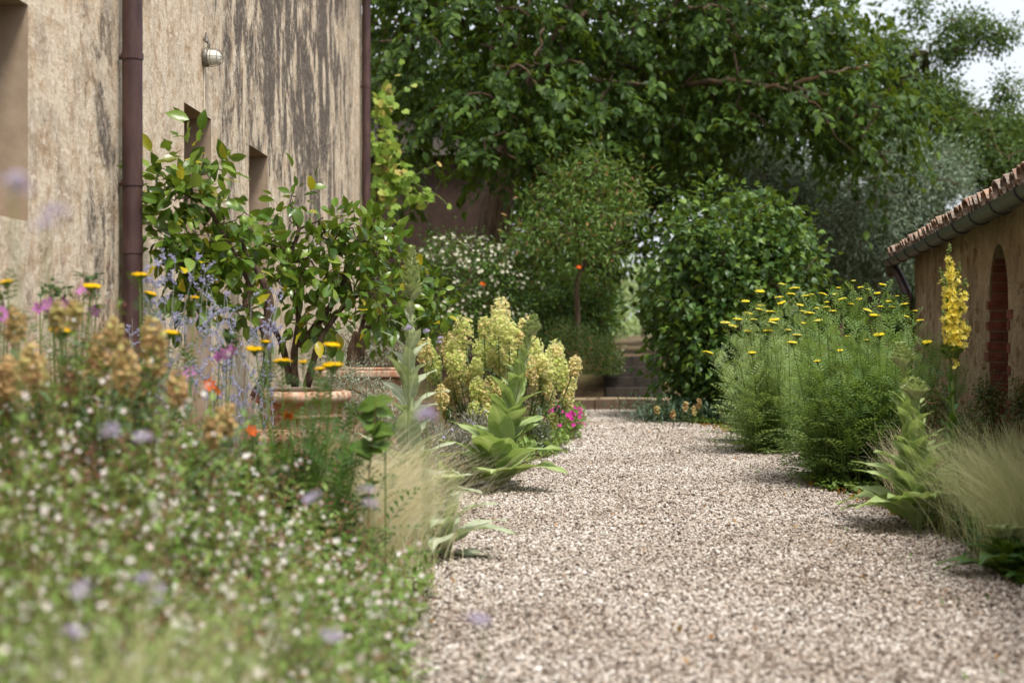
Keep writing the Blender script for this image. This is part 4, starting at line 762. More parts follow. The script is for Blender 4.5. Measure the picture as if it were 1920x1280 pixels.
# ================================================================== MULLEINS
def mulleinleaf(seed):
    r = np.random.default_rng(seed); n, mx = 9, 6; V, Fc, U = [], [], []
    for i in range(n+1):
        t = i/n; hw = .185*math.sin(math.pi*min(1, t**.85*.97+.03))**1.05+.014*(1-t); zc = .07*math.sin(t*3)-.22*t**2.5
        for j in range(mx+1):
            s_ = j/mx*2-1; V.append((s_*hw, t, zc+abs(s_)*hw*.2+.022*math.sin(t*17+s_*2+seed)*abs(s_)+r.normal(0, .004))); U.append(1. if j == mx//2 else (.35 if (i % 2) else .0))
    for i in range(n):
        for j in range(mx): a = i*(mx+1)+j; Fc.append((a, a+1, a+mx+2, a+mx+1))
    t = T(V, Fc); return (*t, A(U))
ml = [mesh1('leaf', mulleinleaf(i), M['mullein'], True) for i in range(3)]; sl = [mesh1('leaf', mulleinleaf(i+5), M['silver'], True) for i in range(3)]; dl = mesh1('leaf', mulleinleaf(9), M['deadleaf'], True)
def mullein(label, base, tip, nleaf, lmax, lmin, meshes, spike=.22, low=1.15, name='mullein', wide=1., budmat='mbud', a0=.92, a1=.3, z0=.0):
    base, tip = A(base, float), A(tip, float); t = thing(name, label, 'plant', base); Ln = np.linalg.norm(tip-base); ax = (tip-base)/Ln
    b = MB(); pp = spline([base-A([0, 0, .02]), base*.5+tip*.5+A([.01, 0, 0]), tip], 6); b.tube(pp, np.linspace(.017, .006, len(pp)), 8); b.build('stem', M[budmat], t, True)
    for i in range(nleaf):
        f = z0+(1-z0)*(i/nleaf)**1.35*.99; L = (1.22 if i < 10 else 1.)*max(.085, lmax*(1-(i/nleaf)*.98)**.75)*rng.uniform(.85, 1.1); ang = i*2.39996+rng.normal(0, .25)
        th = a0+(a1-a0)*(i/nleaf)**.6+rng.normal(0, .11)+(.16 if i < 8 else 0); d = A([math.cos(ang)*math.sin(th), math.sin(ang)*math.sin(th), math.cos(th)])
        put('leaf', meshes[i % 3], base+ax*Ln*f*.97+A([0, 0, .02]), orient([d], [A([-d[0]*.2, -d[1]*.2, 1.])])[0], (L*wide*rng.uniform(.9, 1.1), L*rng.uniform(.85, 1.1), L*rng.uniform(.7, 1.5)), t)
    n = 220; f = rng.uniform(1-spike, 1.0, n); a = rng.uniform(0, 6.28, n); rr = .027*(1.1-(f-(1-spike))/spike*.95); out = np.stack((np.cos(a), np.sin(a), np.full(n, 1.5)), 1)
    b = MB(); b.scat(L3, base+ax*(Ln*f)[:, None]+out*rr[:, None]*A([1, 1, 0]), orient(out), rng.uniform(.04, .065, n)*(1.5-(f-(1-spike))/spike*1.05)); b.build('flower_spike', M[budmat], t, False, True); return t
mullein('broad-leaved mullein standing alone at the gravel edge', G(930, 918), P(1003, 592, 11.3), 50, .5, .11, ml, .12, wide=1.3)
put('leaf', dl, G(925, 900)+A([0, -.05, .12]), orient([A([-.9, -.2, .25])])[0], .22, bpy.data.objects['mullein'])
mullein('tall silver mullein with pointed spike before the euphorbia', P(765, 965, 9.6)*A([1, 1, 0]), P(772, 462, 9.6), 44, .5, .1, sl, .2, wide=1.0, a1=.5)
mullein('pale mullein spike beside the yarrow bed', G(1718, 990), P(1690, 645, 9.2), 52, .4, .1, ml, .13, a1=.35, wide=1.2)
mullein('shorter mullein spike with large leaves at the gravel edge', G(1722, 1000), P(1716, 712, 8.9), 42, .42, .1, ml, .13, a1=.35, wide=1.2)
mullein('low mullein rosette with silvery leaves along the left bed edge', P(838, 1010, 7.9)*A([1, 1, 0]), P(842, 900, 7.9), 18, .4, .16, sl, .1, a0=1.4, a1=.7)
mullein('dark-leaved mullein rosette in the right corner', G(1880, 1085), P(1885, 1000, 7.4), 24, .3, .14, [mesh1('leaf', mulleinleaf(i), M['lilac'], True) for i in (1, 2, 3)], .1, a0=1.4, a1=.7)
# yellow mullein in flower
tb = G(1788, 985); t = mullein('yellow-flowering mullein in front of the stone outbuilding', tb, P(1781, 640, 9.25), 24, .3, .1, [mesh1('leaf', mulleinleaf(i), M['fern'], True) for i in (4, 5, 6)], .1, name='yellow_mullein', budmat='stem')
for (p0, p1, n) in ([((1786,660),(1779,456),150), ((1790,650),(1762,500),60), ((1790,640),(1812,520),60), ((1786,650),(1800,490),70), ((1788,660),(1772,520),70), ((1790,690),(1815,600),30), ((1786,670),(1768,580),40)]):
    a, e = P(*p0, 9.25), P(*p1, 9.2+rng.uniform(-.08, .08)); f = rng.random(n)**1.15; rr = .043*(1-f*.85); dd = rdir(n); dd[:, 1] -= .3; dd = norm(dd)
    b = MB(); b.tube([a, e], [.008, .004], 5, 1); k_ = f < .86; b.scat(FLW5, (a+(e-a)*f[:, None]+dd*rr[:, None])[k_], orient(rdir(n), dd)[k_], rng.uniform(.016, .025, n)[k_]); b.scat(GEM, (a+(e-a)*f[:, None]+dd*.012), orient(rdir(n)), .007, 1); b.build('flower_branch', [M['yellowpetal'], M['stem']], t, False, True)
# ================================================================== YARROW
def yarrowhead(mat, seed):
    r = np.random.default_rng(seed); b = MB(); n = 16; prof = [(.001, .10), (.35, .1), (.7, .06), (.95, -.04), (1.0, -.12), (.8, -.22), (.35, -.5), (.06, -.9)]
    V = [(rad*math.cos(2*math.pi*j/n)*(1+.06*math.sin(j*2.3+seed)), rad*math.sin(2*math.pi*j/n)*(1+.06*math.cos(j*1.7)), z*.6+r.normal(0, .03)) for rad, z in prof for j in range(n)]
    k_ = len(prof); Fc = [(i*n+j, i*n+(j+1) % n, (i+1)*n+(j+1) % n, (i+1)*n+j) for i in range(k_-1) for j in range(n)]; b.add(V, Fc); m_ = A([0]*(4*n)+[1]*(3*n)); b.M[-1] = m_
    q = 60; a = r.uniform(0, 6.28, q); rad = np.sqrt(r.random(q))*.97; b.scat(GEM, np.stack((rad*np.cos(a), rad*np.sin(a), .06-.1*rad**2+r.normal(0, .02, q)), 1), orient(rdir(q)), r.uniform(.06, .11, q)); return b.mesh('flower_head', [mat, M['stem']])
yh = [yarrowhead(M['yarrow'], i) for i in range(3)]; yg = [yarrowhead(M['yarrowgold'], i+5) for i in range(2)]
def yarrow(label, feet, height, nst, lean, heads, hr, lmat, leafn=15, name='yarrow', spread=1.):
    base = A(feet[0], float); t = thing(name, label, 'plant', base); sb, lbm = MB(), MB(); hs = []
    cx = A([f for f in feet]); hh = list(heads)
    for i in range(nst):
        f = cx[rng.integers(len(cx))]+A([rng.normal(0, .14*spread), rng.normal(0, .16*spread), 0]); f[2] = 0
        if hh: tip = A(hh.pop(), float); f = tip*A([1, 1, 0])+(cx[np.argmin(np.linalg.norm(cx[:, :2]-tip[:2], axis=1))]-tip)*A([.5, .5, 0])+A([rng.normal(0, .06), rng.normal(0, .06), 0]); hs.append(tip)
        else:
            o = f-cx.mean(0); tip = f+A([o[0]*lean+rng.normal(0, .07), o[1]*lean+rng.normal(0, .07), height*rng.uniform(.68, .96)])
        Ln = tip[2]; mid = f*.5+tip*.5+A([(f[0]-tip[0])*.15, 0, .03]); pp = spline([f, mid, tip], 4); sb.tube(pp, np.linspace(.005, .0028, len(pp)), 5, 0, rng.random())
        n = leafn; q = np.linspace(.0, .94, n); idx = q*(len(pp)-1); i0 = np.minimum(idx.astype(int), len(pp)-2); fr = (idx-i0)[:, None]; pos = pp[i0]*(1-fr)+pp[i0+1]*fr
        a = np.arange(n)*2.4+rng.uniform(0, 6); th = 1.15-.75*q+rng.normal(0, .2, n); d = np.stack((np.cos(a)*np.sin(th), np.sin(a)*np.sin(th), np.cos(th)), 1)
        lbm.scat(FERN, pos, orient(d), (.27-.16*q)*rng.uniform(.8, 1.25, n)*height/1.1, 0, np.clip(q*.5+rng.random(n)*.5, 0, .99))
    nb2 = len(cx)*60; fb2 = cx[rng.integers(len(cx), size=nb2)]+rng.normal(0, .13*spread, (nb2, 3))*A([1, 1, 0]); fb2[:, 2] = rng.uniform(.0, .3, nb2); db2 = norm((fb2-cx.mean(0))*A([1, 1, 0])+rng.normal(0, .3, (nb2, 3))+A([0, 0, .35])); lbm.scat(FERN, fb2, orient(db2), rng.uniform(.16, .3, nb2)*height)
    sb.build('stems', M['stem'], t, False, True); lbm.build('foliage', M[lmat], t, False, True)
    for i, h in enumerate(hs):
        R = orient([A([rng.normal(0, 1), 1, rng.normal(0, .14)])], [A([rng.normal(0, .16), rng.normal(0, .1), 1])])[0]; s_ = hr*rng.uniform(.5, 1.18); put('flower_head', yh[i % 3], h, R, (s_, s_, s_*1.7), t)
    return t
hd1 = [(1328,661,14.0),(1360,604,14.2),(1375,610,14.5),(1383,598,14.3),(1398,564,14.4),(1404,587,14.8),(1412,599,14.3),(1425,545,14.6),(1427,572,14.7),(1424,580,14.3),(1410,660,14.1),(1444,584,14.6),(1467,533,14.7),(1483,551,14.9),(1465,567,14.5),(1452,598,14.4),(1478,618,14.2),(1403,620,14.4),(1500,571,14.8),(1460,557,15),(1510,555,15),(1490,540,15.2),(1448,604,14.2),(1440,620,14.3)]
hd2 = [(1522,552,12.2),(1572,539,12.3),(1543,551,12.4),(1550,566,11.8),(1549,576,11.6),(1566,551,12),(1600,526,11.9),(1613,538,12.1),(1628,542,12),(1645,549,11.8),(1655,533,12.2),(1596,570,11.3),(1627,581,11.4),(1651,574,11.6),(1673,576,11.4),(1682,555,12),(1695,570,12.1),(1665,564,12.2),(1485,641,11.2),(1575,656,10.9),(1625,637,11),(1532,577,11.8),(1517,587,11.6),(1505,583,12.0),(1534,600,11.4),(1532,676,11),(1589,630,11.1),(1648,626,11.2),(1700,593,11.6),(1716,582,11.9),(1725,600,11.6),(1738,640,11.2),(1508,605,11.6),(1495,628,11.4),(1561,583,11.5),(1580,560,12.2),(1610,560,12.3),(1640,590,11.3)]
yarrow('feathery yarrow clump with yellow heads nearest the dark shrub', [G(1450, 846), G(1490, 840), G(1500, 830), G(1425, 832), G(1470, 822)], 1.12, 84, .3, [P(*q) for q in hd1], .044, 'yarrowleaf', 19)
yarrow('large yarrow clump with flat yellow heads before the outbuilding', [G(1580, 905), G(1640, 910), G(1690, 890), G(1600, 880), G(1660, 872), G(1735, 880)], 1.16, 124, .26, [P(*q) for q in hd2], .036, 'yarrowdark', 19)
hd3 = [(262,514,6.6),(172,535,6.1),(283,550,6.6),(365,557,6.8),(115,618,6.0),(320,622,6.3),(498,640,6.8),(622,645,6.6),(530,676,6.5),(568,677,6.5),(624,683,6.3),(12,528,5.8),(478,652,6.9),(600,690,6.6)]
yo = yarrow('golden yarrow with flat heads scattered through the foreground flowers', [G(240, 1160), G(420, 1150), G(570, 1130), G(100, 1170)], .95, 30, .1, [P(*q) for q in hd3], .042, 'fern', 15)
for o in yo.children:
    if o.name.startswith('flower_head'): o.data = yg[random.randrange(2)]
yarrow('dark green ferny yarrow foliage in front of the round pot', [G(520, 1120), G(480, 1110), G(560, 1115)], .8, 46, .3, [], .05, 'fern', 20, 'yarrow_foliage', .8)
# ================================================================== EUPHORBIA
BR = T([(0, 0, -.25), (1, 0, .1), (.5, .87, .15), (-.5, .87, .1), (-1, 0, .15), (-.5, -.87, .1), (.5, -.87, .15)], [(0, 1, 2), (0, 2, 3), (0, 3, 4), (0, 4, 5), (0, 5, 6), (0, 6, 1)])
def euphorbia(label, base, heads, bm, bsz, nb_, name='euphorbia', leaves=34, hrad=(.055, .12)):
    base = A(base, float); t = thing(name, label, 'plant', base); sb, lbm = MB(), MB()
    for h, s_ in heads:
        h = A(h, float); f = base*A([1, 1, 0])+(h-base)*A([.55, .55, 0])+rng.normal(0, .04, 3)*A([1, 1, 0]); ax = norm(h-f+A([0, 0, .3])); pp = spline([f, f*.4+h*.6+A([0, 0, -.04]), h], 4); sb.tube(pp, np.linspace(.007, .005, len(pp)), 5)
        n = leaves; q = rng.uniform(.25, .97, n); idx = q*(len(pp)-1); i0 = np.minimum(idx.astype(int), len(pp)-2); fr = (idx-i0)[:, None]; a = rng.uniform(0, 6.28, n); d = np.stack((np.cos(a), np.sin(a), rng.normal(.15, .3, n)), 1)
        lbm.scat(LN, pp[i0]*(1-fr)+pp[i0+1]*fr, orient(d), rng.uniform(.07, .12, n))
        n = int(nb_*s_); d = rdir(n); hb = h+ax*hrad[1]*s_*.3; pos = hb+d*A([hrad[0], hrad[0], hrad[1]])*s_*(rng.random(n)**.3)[:, None]; b = MB(); gr = rng.random(); b.scat(BR, pos, orient(rdir(n), norm(d+A([0, 0, .5])+rng.normal(0, .4, (n, 3)))), bsz*rng.uniform(.6, 1.2, n), 0, np.clip(gr*.5+rng.random(n)*.5, 0, .99)); b.build('flower_head', M[bm], t, False, True)
    sb.build('stems', M['stem'], t, False, True); lbm.build('foliage', M['euphleaf'], t, False, True); return t
eh = [(938,590,1.1),(925,640,1.1),(945,680,1.0),(870,625,1.1),(905,665,1.1),(840,650,1.0),(815,690,1.0),(860,690,1.1),(890,720,1.1),(850,730,1.1),(955,630,1.),(985,625,1.),(1000,660,1.),(965,660,1.0),(1040,665,1.0),(1045,700,1.1),(1020,690,1.0),(1062,715,1.),(1025,740,.9),(920,740,1.1),(890,770,.9),(945,740,1.0),(800,660,.9),(830,745,.8),(980,700,1.),(1005,720,.9),(1060,745,.8),(915,780,.8),(935,610,1.),(860,660,1.)]
euphorbia('billowing euphorbia with pale yellow-green flower heads in mid bed', G(930, 838), [(P(a, c_+8, 15.2+rng.uniform(-.45, .6)), s_*1.1) for a, c_, s_ in eh]+[(P(a+rng.normal(0, 16), c_+rng.normal(12, 16), 15.2+rng.uniform(-.5, .6)), s_*rng.uniform(.55, .85)) for a, c_, s_ in eh], 'euph', .0165, 240, hrad=(.085, .15), leaves=60)
eb = [(30,625,1),(60,700,1.1),(15,720,1),(110,605,.8),(140,600,.8),(190,680,1.3),(180,715,1.2),(215,635,.8),(285,655,1.2),(290,690,1.1),(235,705,1.2),(330,745,1),(75,740,1),(130,740,1),(420,800,1.0),(395,820,.8),(20,770,1),(255,740,1.),(70,715,1)]
euphorbia('spent euphorbia with rusty orange flower heads in the foreground', P(170, 1000, 5.6)*A([1, 1, 0]), [(P(a, c_, 5.3+rng.uniform(-.3, .5)), s_*.62) for a, c_, s_ in eb], 'euphbrown', .012, 200, 'spent_euphorbia', hrad=(.06, .12), leaves=110)
lo = [(1285,765),(1300,772),(1262,780),(1232,770),(1310,760)]
t = euphorbia('low blue-green spurge with peach flowers below the dark shrub', G(1275, 796), [(P(a, c_, 18.6), .5) for a, c_ in lo], 'euphbrown', .02, 70, 'creeping_spurge', leaves=6)
nn = 2200; p = G(1270, 792)+np.stack((rng.normal(0, .3, nn), rng.normal(.1, .25, nn), np.abs(rng.normal(.12, .09, nn))), 1); b = MB(); b.scat(LN, p, orient(rdir(nn, -.1, 1)), .1); b.build('foliage', M['spur'], t, False, True)
flowershrub('magenta_cranesbill', 'mounded cranesbill dotted with magenta flowers at the path edge', 'plant', G(1058, 822), [pxblob(1056,792,34,30,16.6,.24)], 120, 16, .04, .035, 'weed', LN, ['magenta'], 110, .034, FLW5)
# ================================================================== SILVER SHRUBS, SAGE, SMALL PLANTS
flowershrub('wormwood_shrub', 'silver-grey wormwood spilling in front of the box planter', 'shrub', G(690, 880), [pxblob(660,740,70,40,13.9,.3),pxblob(710,770,60,50,13.8,.3),pxblob(690,810,70,40,13.7,.3),pxblob(640,700,40,25,14,.2)], 420, 22, .04, .035, 'artem', LN, [], 0, 0, droop=-.4)
flowershrub('grey_wormwood_shrub', 'dry grey wormwood behind the stout lemon trunk', 'shrub', G(700, 810), [pxblob(710,640,50,45,17.6,.3),pxblob(620,650,50,40,17.6,.25)], 240, 22, .06, .045, 'artem', LN, [], 0, 0, droop=-.2)
flowershrub('lavender_shrub', 'greyish lavender mound behind the lone mullein', 'shrub', G(850, 905), [pxblob(860,850,70,40,12,.3),pxblob(800,830,50,40,12,.25),pxblob(900,820,40,40,12.6,.25),pxblob(840,890,60,20,11.5,.2)], 300, 22, .05, .05, 'lavender', LN, ['sage'], 30, .015, GEM, droop=-.6)
t = thing('lambs_ear', 'silvery upright lambs ear spikes beside the cranesbill', 'plant', G(1012, 850))
for q in (1008, 1016, 1024):
    b = MB(); n = 90; f = rng.random(n); a, e = G(q, 850), P(q+rng.uniform(-6, 6), 752+abs(q-1012)*3, 14.6); d = rdir(n, 0, 1); b.scat(L3, a+(e-a)*f[:, None]+d*.015, orient(d), .07*(1.15-f)); b.tube([a, e], .006, 5); b.build('flower_spike', M['artem'], t, False, True)
def sage(label, base, pts, D, n, name='russian_sage'):
    t = thing(name, label, 'plant', base); sb, fb_ = MB(), MB()
    for a, c_ in pts:
        e = P(a, c_, D+rng.uniform(-.3, .3)); f = A(base)+rng.normal(0, .1, 3)*A([1, 1, 0]); pp = spline([f, f*.45+e*.55+A([rng.normal(0, .04), 0, 0]), e], 6); sb.tube(pp, np.linspace(.004, .0015, len(pp)), 4)
        for q in range(12):
            k_ = rng.integers(len(pp)//3, len(pp)); s0 = pp[k_]; d = norm(rdir(1, -.1, .5)[0]+A([0, 0, .7])); L = rng.uniform(.06, .16)*(1-.5*k_/len(pp)); sb.tube([s0, s0+d*L], [.0018, .001], 3, 0, .5, False)
            m_ = n; pos = s0+d*L*rng.random((m_, 1))+rng.normal(0, .006, (m_, 3)); fb_.scat(GEM, pos, orient(rdir(m_)), rng.uniform(.003, .0065, m_))
    sb.build('stems', M['sagestem'], t, False, True); fb_.build('blossoms', M['sage'], t, False, True)
sage('wispy lavender-blue sage in front of the dark downpipe', P(290, 930, 8.3)*A([1, 1, 0]), [(rng.uniform(215, 400), rng.uniform(475, 640)) for _ in range(18)], 8.2, 14)
sage('thin lavender-blue sage stems before the leaning lemon tree', P(460, 930, 8.6)*A([1, 1, 0]), [(rng.uniform(380, 540), rng.uniform(520, 670)) for _ in range(18)], 8.6, 12)
def mallow(label, base, flowers, D):
    base = A(base, float); t = thing('mallow', label, 'plant', base, 'pink mallows among the foreground flowers'); sb = MB(); fm = mesh1('flower', flowerT(5, .5, .3), M['mallow'], True)
    for a, c_ in flowers:
        e = P(a, c_, D+rng.uniform(-.15, .15)); f = base+rng.normal(0, .05, 3)*A([1, 1, 0]); tp = e+A([rng.normal(0, .02), 0, rng.uniform(.03, .12)]); pp = spline([f, f*.5+e*.5, e, tp], 5); sb.tube(pp, np.linspace(.005, .002, len(pp)), 4)
        put('flower', fm, e+A([0, -.02, 0]), orient([rdir(1)[0]*A([1, .2, 1])], [norm(rng.normal(0, .5, 3)+A([.2, -1, .2]))])[0], rng.uniform(.032, .042), t)
        n = 22; k_ = rng.integers(2, len(pp), n); d = rdir(n, -.3, .5); sb.scat(L3, pp[k_]+d*.02, orient(d), rng.uniform(.03, .055, n), 1); sb.scat(GEM, pp[-4:]+rng.normal(0, .008, (4, 3)), orient(rdir(4)), .011, 1)
    sb.build('stems', [M['stem'], M['mallowleaf']], t, False, True)
mallow('pink mallow against the stucco left of the downpipe', P(120, 1010, 6.9)*A([1, 1, 0]), [(75,578),(95,570),(115,578),(98,588),(122,568),(158,545),(180,582),(172,540)], 6.9)
mallow('pink mallow at the left edge above the rusty euphorbia', P(10, 1020, 6.4)*A([1, 1, 0]), [(8,590),(15,605),(35,640),(2,600)], 6.4)
mallow('pink mallow below the leaning lemon tree', P(420, 960, 7.4)*A([1, 1, 0]), [(412,668),(425,660),(436,655),(356,698),(308,690)], 7.4)
t = thing('orange_daylily', 'orange daylily blooms among the foreground greenery', 'plant', P(420, 1000, 6.6)*A([1, 1, 0])); fm = mesh1('flower', flowerT(6, .3, .6), M['orange'], True); b = MB()
for a, c_ in ((392, 722), (402, 735), (470, 810), (540, 775), (536, 782), (350, 880)):
    e = P(a, c_, 6.6); b.tube(spline([P(a+20, 1000, 6.6)*A([1, 1, 0]), P(a+8, 860, 6.6), e], 5), .003, 4); put('flower', fm, e, orient([rdir(1)[0]], [A([.2, -.9, .4])])[0], .032, t)
b.build('stems', M['stem'], t, False, True)
for i, (lab, px, py, D, q) in enumerate([('clipped box ball behind the pale mullein spikes', 1750, 900, 10.6, [(1750,770,40,50)]), ('small-leaved shrub by the arched niche', 1862, 880, 11.4, [(1858,750,26,36),(1870,790,24,30),(1845,735,16,16)]), ('small-leaved shrub at the right picture edge', 1916, 880, 11.0, [(1916,755,18,36)]), ('low bushy shrub under the yellow mullein', 1815, 920, 10.2, [(1820,810,30,36),(1790,820,30,36)])]):
    flowershrub('box_shrub', lab, 'shrub', G(px, min(py+50, 950)) if False else (P(px, 620, D)*A([1, 1, 0])), [pxblob(*a, D, a[2]*D/F) for a in q]+[(P(px, 900, D)*A([1, 1, 0])+A([0, 0, .15]), (.1, .1, .14))], 130, 18, .03, .022, 'box', L2, [], 0, 0, group='small-leaved shrubs before the outbuilding')
# ================================================================== FEATHER GRASS
def stipa(label, base, n, L, mat, wind=(.5, 0), spread=.09, w_=.0018, up=1.1):
    base = A(base, float); t = thing('feather_grass', label, 'grass', base, 'feather grass tussocks'); b = MB()
    V, Lp, R = [], [], []; seg = 6
    f = base+rng.normal(0, 1, (n, 3))*A([spread, spread, 0]); a = rng.uniform(0, 6.28, n); th = np.abs(rng.normal(.22, .2, n)); d = np.stack((np.cos(a)*np.sin(th), np.sin(a)*np.sin(th), np.cos(th)*up), 1); ln = L*rng.uniform(.6, 1.1, n)
    q = np.linspace(0, 1, seg+1); sag = rng.uniform(.25, .75, n); wv = A([wind[0], wind[1], 0])*rng.uniform(.4, 1.2, (n, 1))+rng.normal(0, .12, (n, 3))*A([1, 1, 0])
    pts = f[:, None]+ln[:, None, None]*(d[:, None]*q[None, :, None]+wv[:, None]*(q**2.2)[None, :, None]+A([0, 0, -1])*(sag[:, None]*q[None]**2.6*.55)[:, :, None])
    pts[:, :, 2] = np.maximum(pts[:, :, 2], .01)
    side = norm(rng.normal(0, 1, (n, 3))*A([1, .35, .15])); hw = w_*(1-.6*q)
    Vv = np.stack((pts-side[:, None]*hw[None, :, None], pts+side[:, None]*hw[None, :, None]), 2).reshape(-1, 3)
    i = np.arange(n)[:, None]*(2*(seg+1))+np.arange(seg)[None]*2; Lp = np.stack((i, i+1, i+3, i+2), 2).reshape(-1)
    b.raw(Vv, Lp, np.full(n*seg, 4), 0, np.repeat(rng.random(n), seg)); b.build('blades', M[mat], t, False, True)
stipa('blond feather grass blowing over the left bed edge', P(600, 950, 7.2)*A([1, 1, 0]), 2100, .74, 'stipa', (.42, 0), .19, .0015)
stipa('pale feather grass beside the blond tussock, leaning to the path', P(668, 950, 7.8)*A([1, 1, 0]), 1500, .62, 'stipa', (.42, 0), .16, .0015)
stipa('straw-coloured feather grass behind the pale mullein spikes', G(1728, 960), 1300, .58, 'stipa', (-.02, 0), .07, .0014)
stipa('green feather grass arching before the outbuilding wall', G(1855, 1010), 1100, .7, 'stipagreen', (-.12, 0), .12, .0014)
stipa('green feather grass drooping at the right edge', G(1945, 1065), 1300, .7, 'stipagreen', (-.34, 0), .12, .0014)
stipa('blurred yellowish feather grass at the bottom left corner', P(195, 1260, 2.6)*A([1, 1, 0])+A([0, 0, 0]), 750, .8, 'stipagreen', (.12, 0), .09, .0013)
stipa('small feather grass tuft behind the arching green tussocks', G(1900, 950), 700, .62, 'stipagreen', (.05, 0), .06, .0014)
# ================================================================== FOREGROUND GAURA AND VERBENA
b = MB(); ns = 1350; D = 2.7+4.9*rng.random(ns)**.8; x0 = np.maximum(-960*D/F*1.06, -2.45); xr_ = np.interp(D, [2.5, 4, 5.5, 6.2, 7.6], [-.34, -.4, -.46, -.85, -1.2]); x = x0+(xr_+np.abs(rng.normal(0, .05, ns))-x0)*rng.random(ns)
ed = np.clip((xr_-x)/.85, 0, 1); ht = (.36+.54*ed**1.1)*rng.uniform(.62, 1.08, ns)*np.interp(D, [2.6, 3.4, 5, 6, 7.6], [.8, .9, 1.06, 1.16, 1.14])
pos_l, d_l, s_l, pos_f, up_f, pos_b = [], [], [], [], [], []
for i in range(ns):
    f = A([x[i], D[i], 0]); wisp = rng.random() < .16; tip = f+A([rng.normal(.03, .11), rng.normal(0, .1), ht[i]*(1.28 if wisp else 1)]); pp = spline([f, f*.5+tip*.5+rng.normal(0, .025, 3), tip], 4); b.tube(pp, np.linspace(.0025, .001, len(pp)), 3, 0, rng.random(), False)
    n = 30; q = rng.random(n)**.75; idx = q*(len(pp)-1)*.94; i0 = np.minimum(idx.astype(int), len(pp)-2); fr = (idx-i0)[:, None]; pos_l.append(pp[i0]*(1-fr)+pp[i0+1]*fr); dd = rdir(n, -.2, .8); d_l.append(dd); s_l.append(rng.uniform(.03, .065, n))
    nf = rng.integers(2, 7) if D[i] < 5.8 else 0; k_ = rng.uniform(.5, 1., nf); pos_f.append(f+(tip-f)*k_[:, None]+rng.normal(0, .022, (nf, 3))); pos_b.append(tip+rng.normal(0, .016, (4, 3)))
pl_, dl_, sl_ = np.concatenate(pos_l), np.concatenate(d_l), np.concatenate(s_l); b.scat(LW, pl_, orient(dl_), sl_, 1)
pf = np.concatenate(pos_f); nf = len(pf); b.scat(FLW4, pf, orient(rdir(nf), norm(rng.normal(0, .6, (nf, 3))+A([.1, -.7, .5]))), rng.uniform(.0075, .013, nf), 2)
pb = np.concatenate(pos_b); b.scat(GEM, pb, orient(rdir(len(pb))), A([[.0022, .005, .0022]])*np.ones((len(pb), 1)), 3)
g = b.build('white_gaura', [M['brownstem'], M['gleaf'], M['gflower'], M['gbud']], None, False, True); g['label'] = 'mass of white-flowered gaura filling the blurred left foreground'; g['category'] = 'flowers'
def verbena(label, px, py, D, n=24, r=.02):
    e = P(px, py, D); f = A([e[0]-.05, D+.1, 0]); t = thing('verbena', label, 'flower', f, 'tall verbenas nearest the camera'); b = MB(); b.tube(spline([f, f*.5+e*.5+A([.02, 0, 0]), e], 6), .0022, 4); b.build('stem', M['stem'], t)
    for q in range(2):
        c_ = e+rng.normal(0, r*.6, 3)*(q > 0); d = rdir(n, -.2, 1); b = MB(); b.scat(FLW5, c_+d*r*A([1, 1, .6])*rng.uniform(.6, 1, (n, 1)), orient(rdir(n), d), rng.uniform(.004, .006, n)); b.build('flower_head', M['verbena'], t, False, True)
for lab, px, py, D in [('purple verbena beside the blond feather grass', 590, 930, 3.6), ('pale purple verbena right of the feather grass base', 695, 945, 3.4), ('purple verbena above the bottom left grass', 270, 1085, 3.0), ('darker verbena just below the bottom left purple one', 290, 1130, 3.2), ('mauve verbena near the lower left corner', 150, 1100, 3.0), ('greyish verbena over the white gaura', 208, 815, 3.2), ('small greyish verbena right of the upper gaura', 266, 818, 3.3), ('lilac verbena blurred against the stucco', 85, 425, 2.3), ('lilac verbena at the near window edge', 25, 340, 2.2), ('violet verbena in front of the silver mullein', 800, 775, 2.9), ('faint verbena low over the gravel edge', 905, 1165, 2.9), ('lowest verbena left of the bottom grass', 130, 1185, 2.8), ('verbena beside the path near the picture bottom', 620, 1190, 2.9)]:
    verbena(lab, px, py, D)
for lab, px, py, D in [('mauve verbena head on the silver mullein, upper', 765, 617, 8.8), ('mauve verbena head right of the silver mullein', 800, 620, 8.8), ('mauve verbena head before the euphorbia', 826, 634, 8.9)]: verbena(lab, px, py, D, 40, .018)
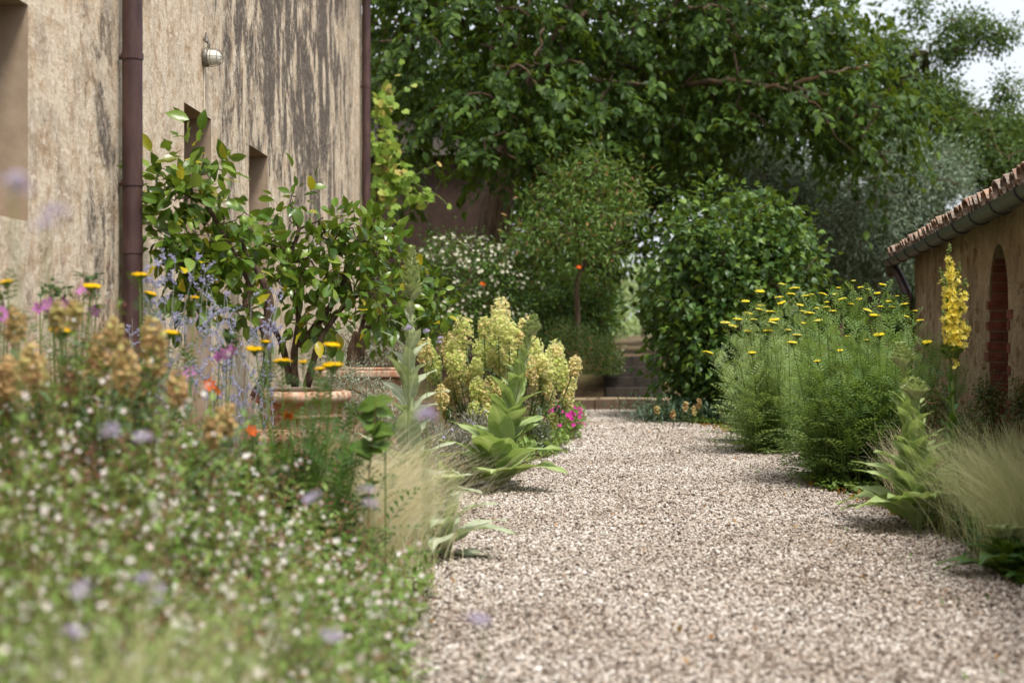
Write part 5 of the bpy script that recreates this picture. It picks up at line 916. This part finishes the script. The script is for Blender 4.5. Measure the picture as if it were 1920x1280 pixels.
# leafy seedling with rounded leaves in the left bed
t = thing('rounded_leaf_plant', 'thin-stemmed plant with rounded leaves before the silver mullein', 'plant', P(690, 960, 6.6)*A([1, 1, 0])); b = MB(); pp = spline([P(690, 960, 6.6)*A([1, 1, 0]), P(692, 900, 6.6), P(700, 820, 6.6), P(705, 755, 6.6)], 5); b.tube(pp, .004, 5); b.build('stem', M['brownstem'], t)
wm = mesh1('leaf', HEART, M['weed'])
for i in range(22):
    d = rdir(1, -.3, .4)[0]; put('leaf', wm, pp[4+rng.integers(len(pp)-4)], orient([d], [norm(A([rng.normal(0, .4), -.8, .6]))])[0], rng.uniform(.07, .12), t)
# edge weeds and low ground cover
def cover(label, name, n, fx, mat, tpl, s0, s1, zmax=.1):
    d = rng.uniform(3, 22, n*3); xx, kk_ = fx(d); p = np.stack((xx, d, rng.uniform(.0, zmax, len(d))), 1)[kk_][:n]; b = MB(); b.scat(tpl, p, orient(rdir(len(p), .1, 1)), rng.uniform(s0, s1, len(p))); o = b.build(name, M[mat], None, False, True); o['label'] = label; o['category'] = 'ground cover'
cover('low green weeds along the right gravel edge', 'edge_weeds', 3200, lambda d: (np.interp(d, DD, xr)+np.abs(rng.normal(0.02, .2, len(d)))+.0, np.sin(d*2.3)+rng.normal(0, .5, len(d)) > .2), 'weed', L2, .03, .07, .07)
cover('tangled low green plants along the left gravel edge', 'edge_plants', 5200, lambda d: (np.interp(d, DD, xl)-np.abs(rng.normal(.05, .28, len(d))), rng.random(len(d)) > .2), 'gleaf', LW, .04, .1, .16)
cover('dry leaf litter under the plants beside the path', 'leaf_litter', 1500, lambda d: (np.interp(d, DD, xr)+np.abs(rng.normal(0, .25, len(d)))-.03, rng.random(len(d)) > .2), 'deadleaf', L2, .02, .05, .012)
cover('leafy green weeds spreading under the right feather grasses', 'corner_weeds', 2600, lambda d: (np.interp(d, DD, xr)+np.abs(rng.normal(.05, .22, len(d))), (d < 9.6) & (d > 6)), 'fern', L3, .05, .11, .16)
cover('scattered fallen leaves and bits on the gravel', 'fallen_leaves', 230, lambda d: (np.interp(d, DD, xl)+(np.interp(d, DD, xr)-np.interp(d, DD, xl))*rng.random(len(d)), rng.random(len(d)) > .1), 'deadleaf', L2, .015, .04, .022)
cover('tiny green seedlings sprouting through the gravel', 'gravel_seedlings', 420, lambda d: (np.interp(d, DD, xr)-np.abs(rng.normal(0, .35, len(d))), (np.sin(d*5.1)+np.sin(d*13.7) > .9)), 'weed', LN, .03, .07, .02)
tot = sum(len(o.data.polygons) for o in S.objects if o.type == 'MESH'); print('POLYS', tot, 'OBJECTS', len(S.objects))
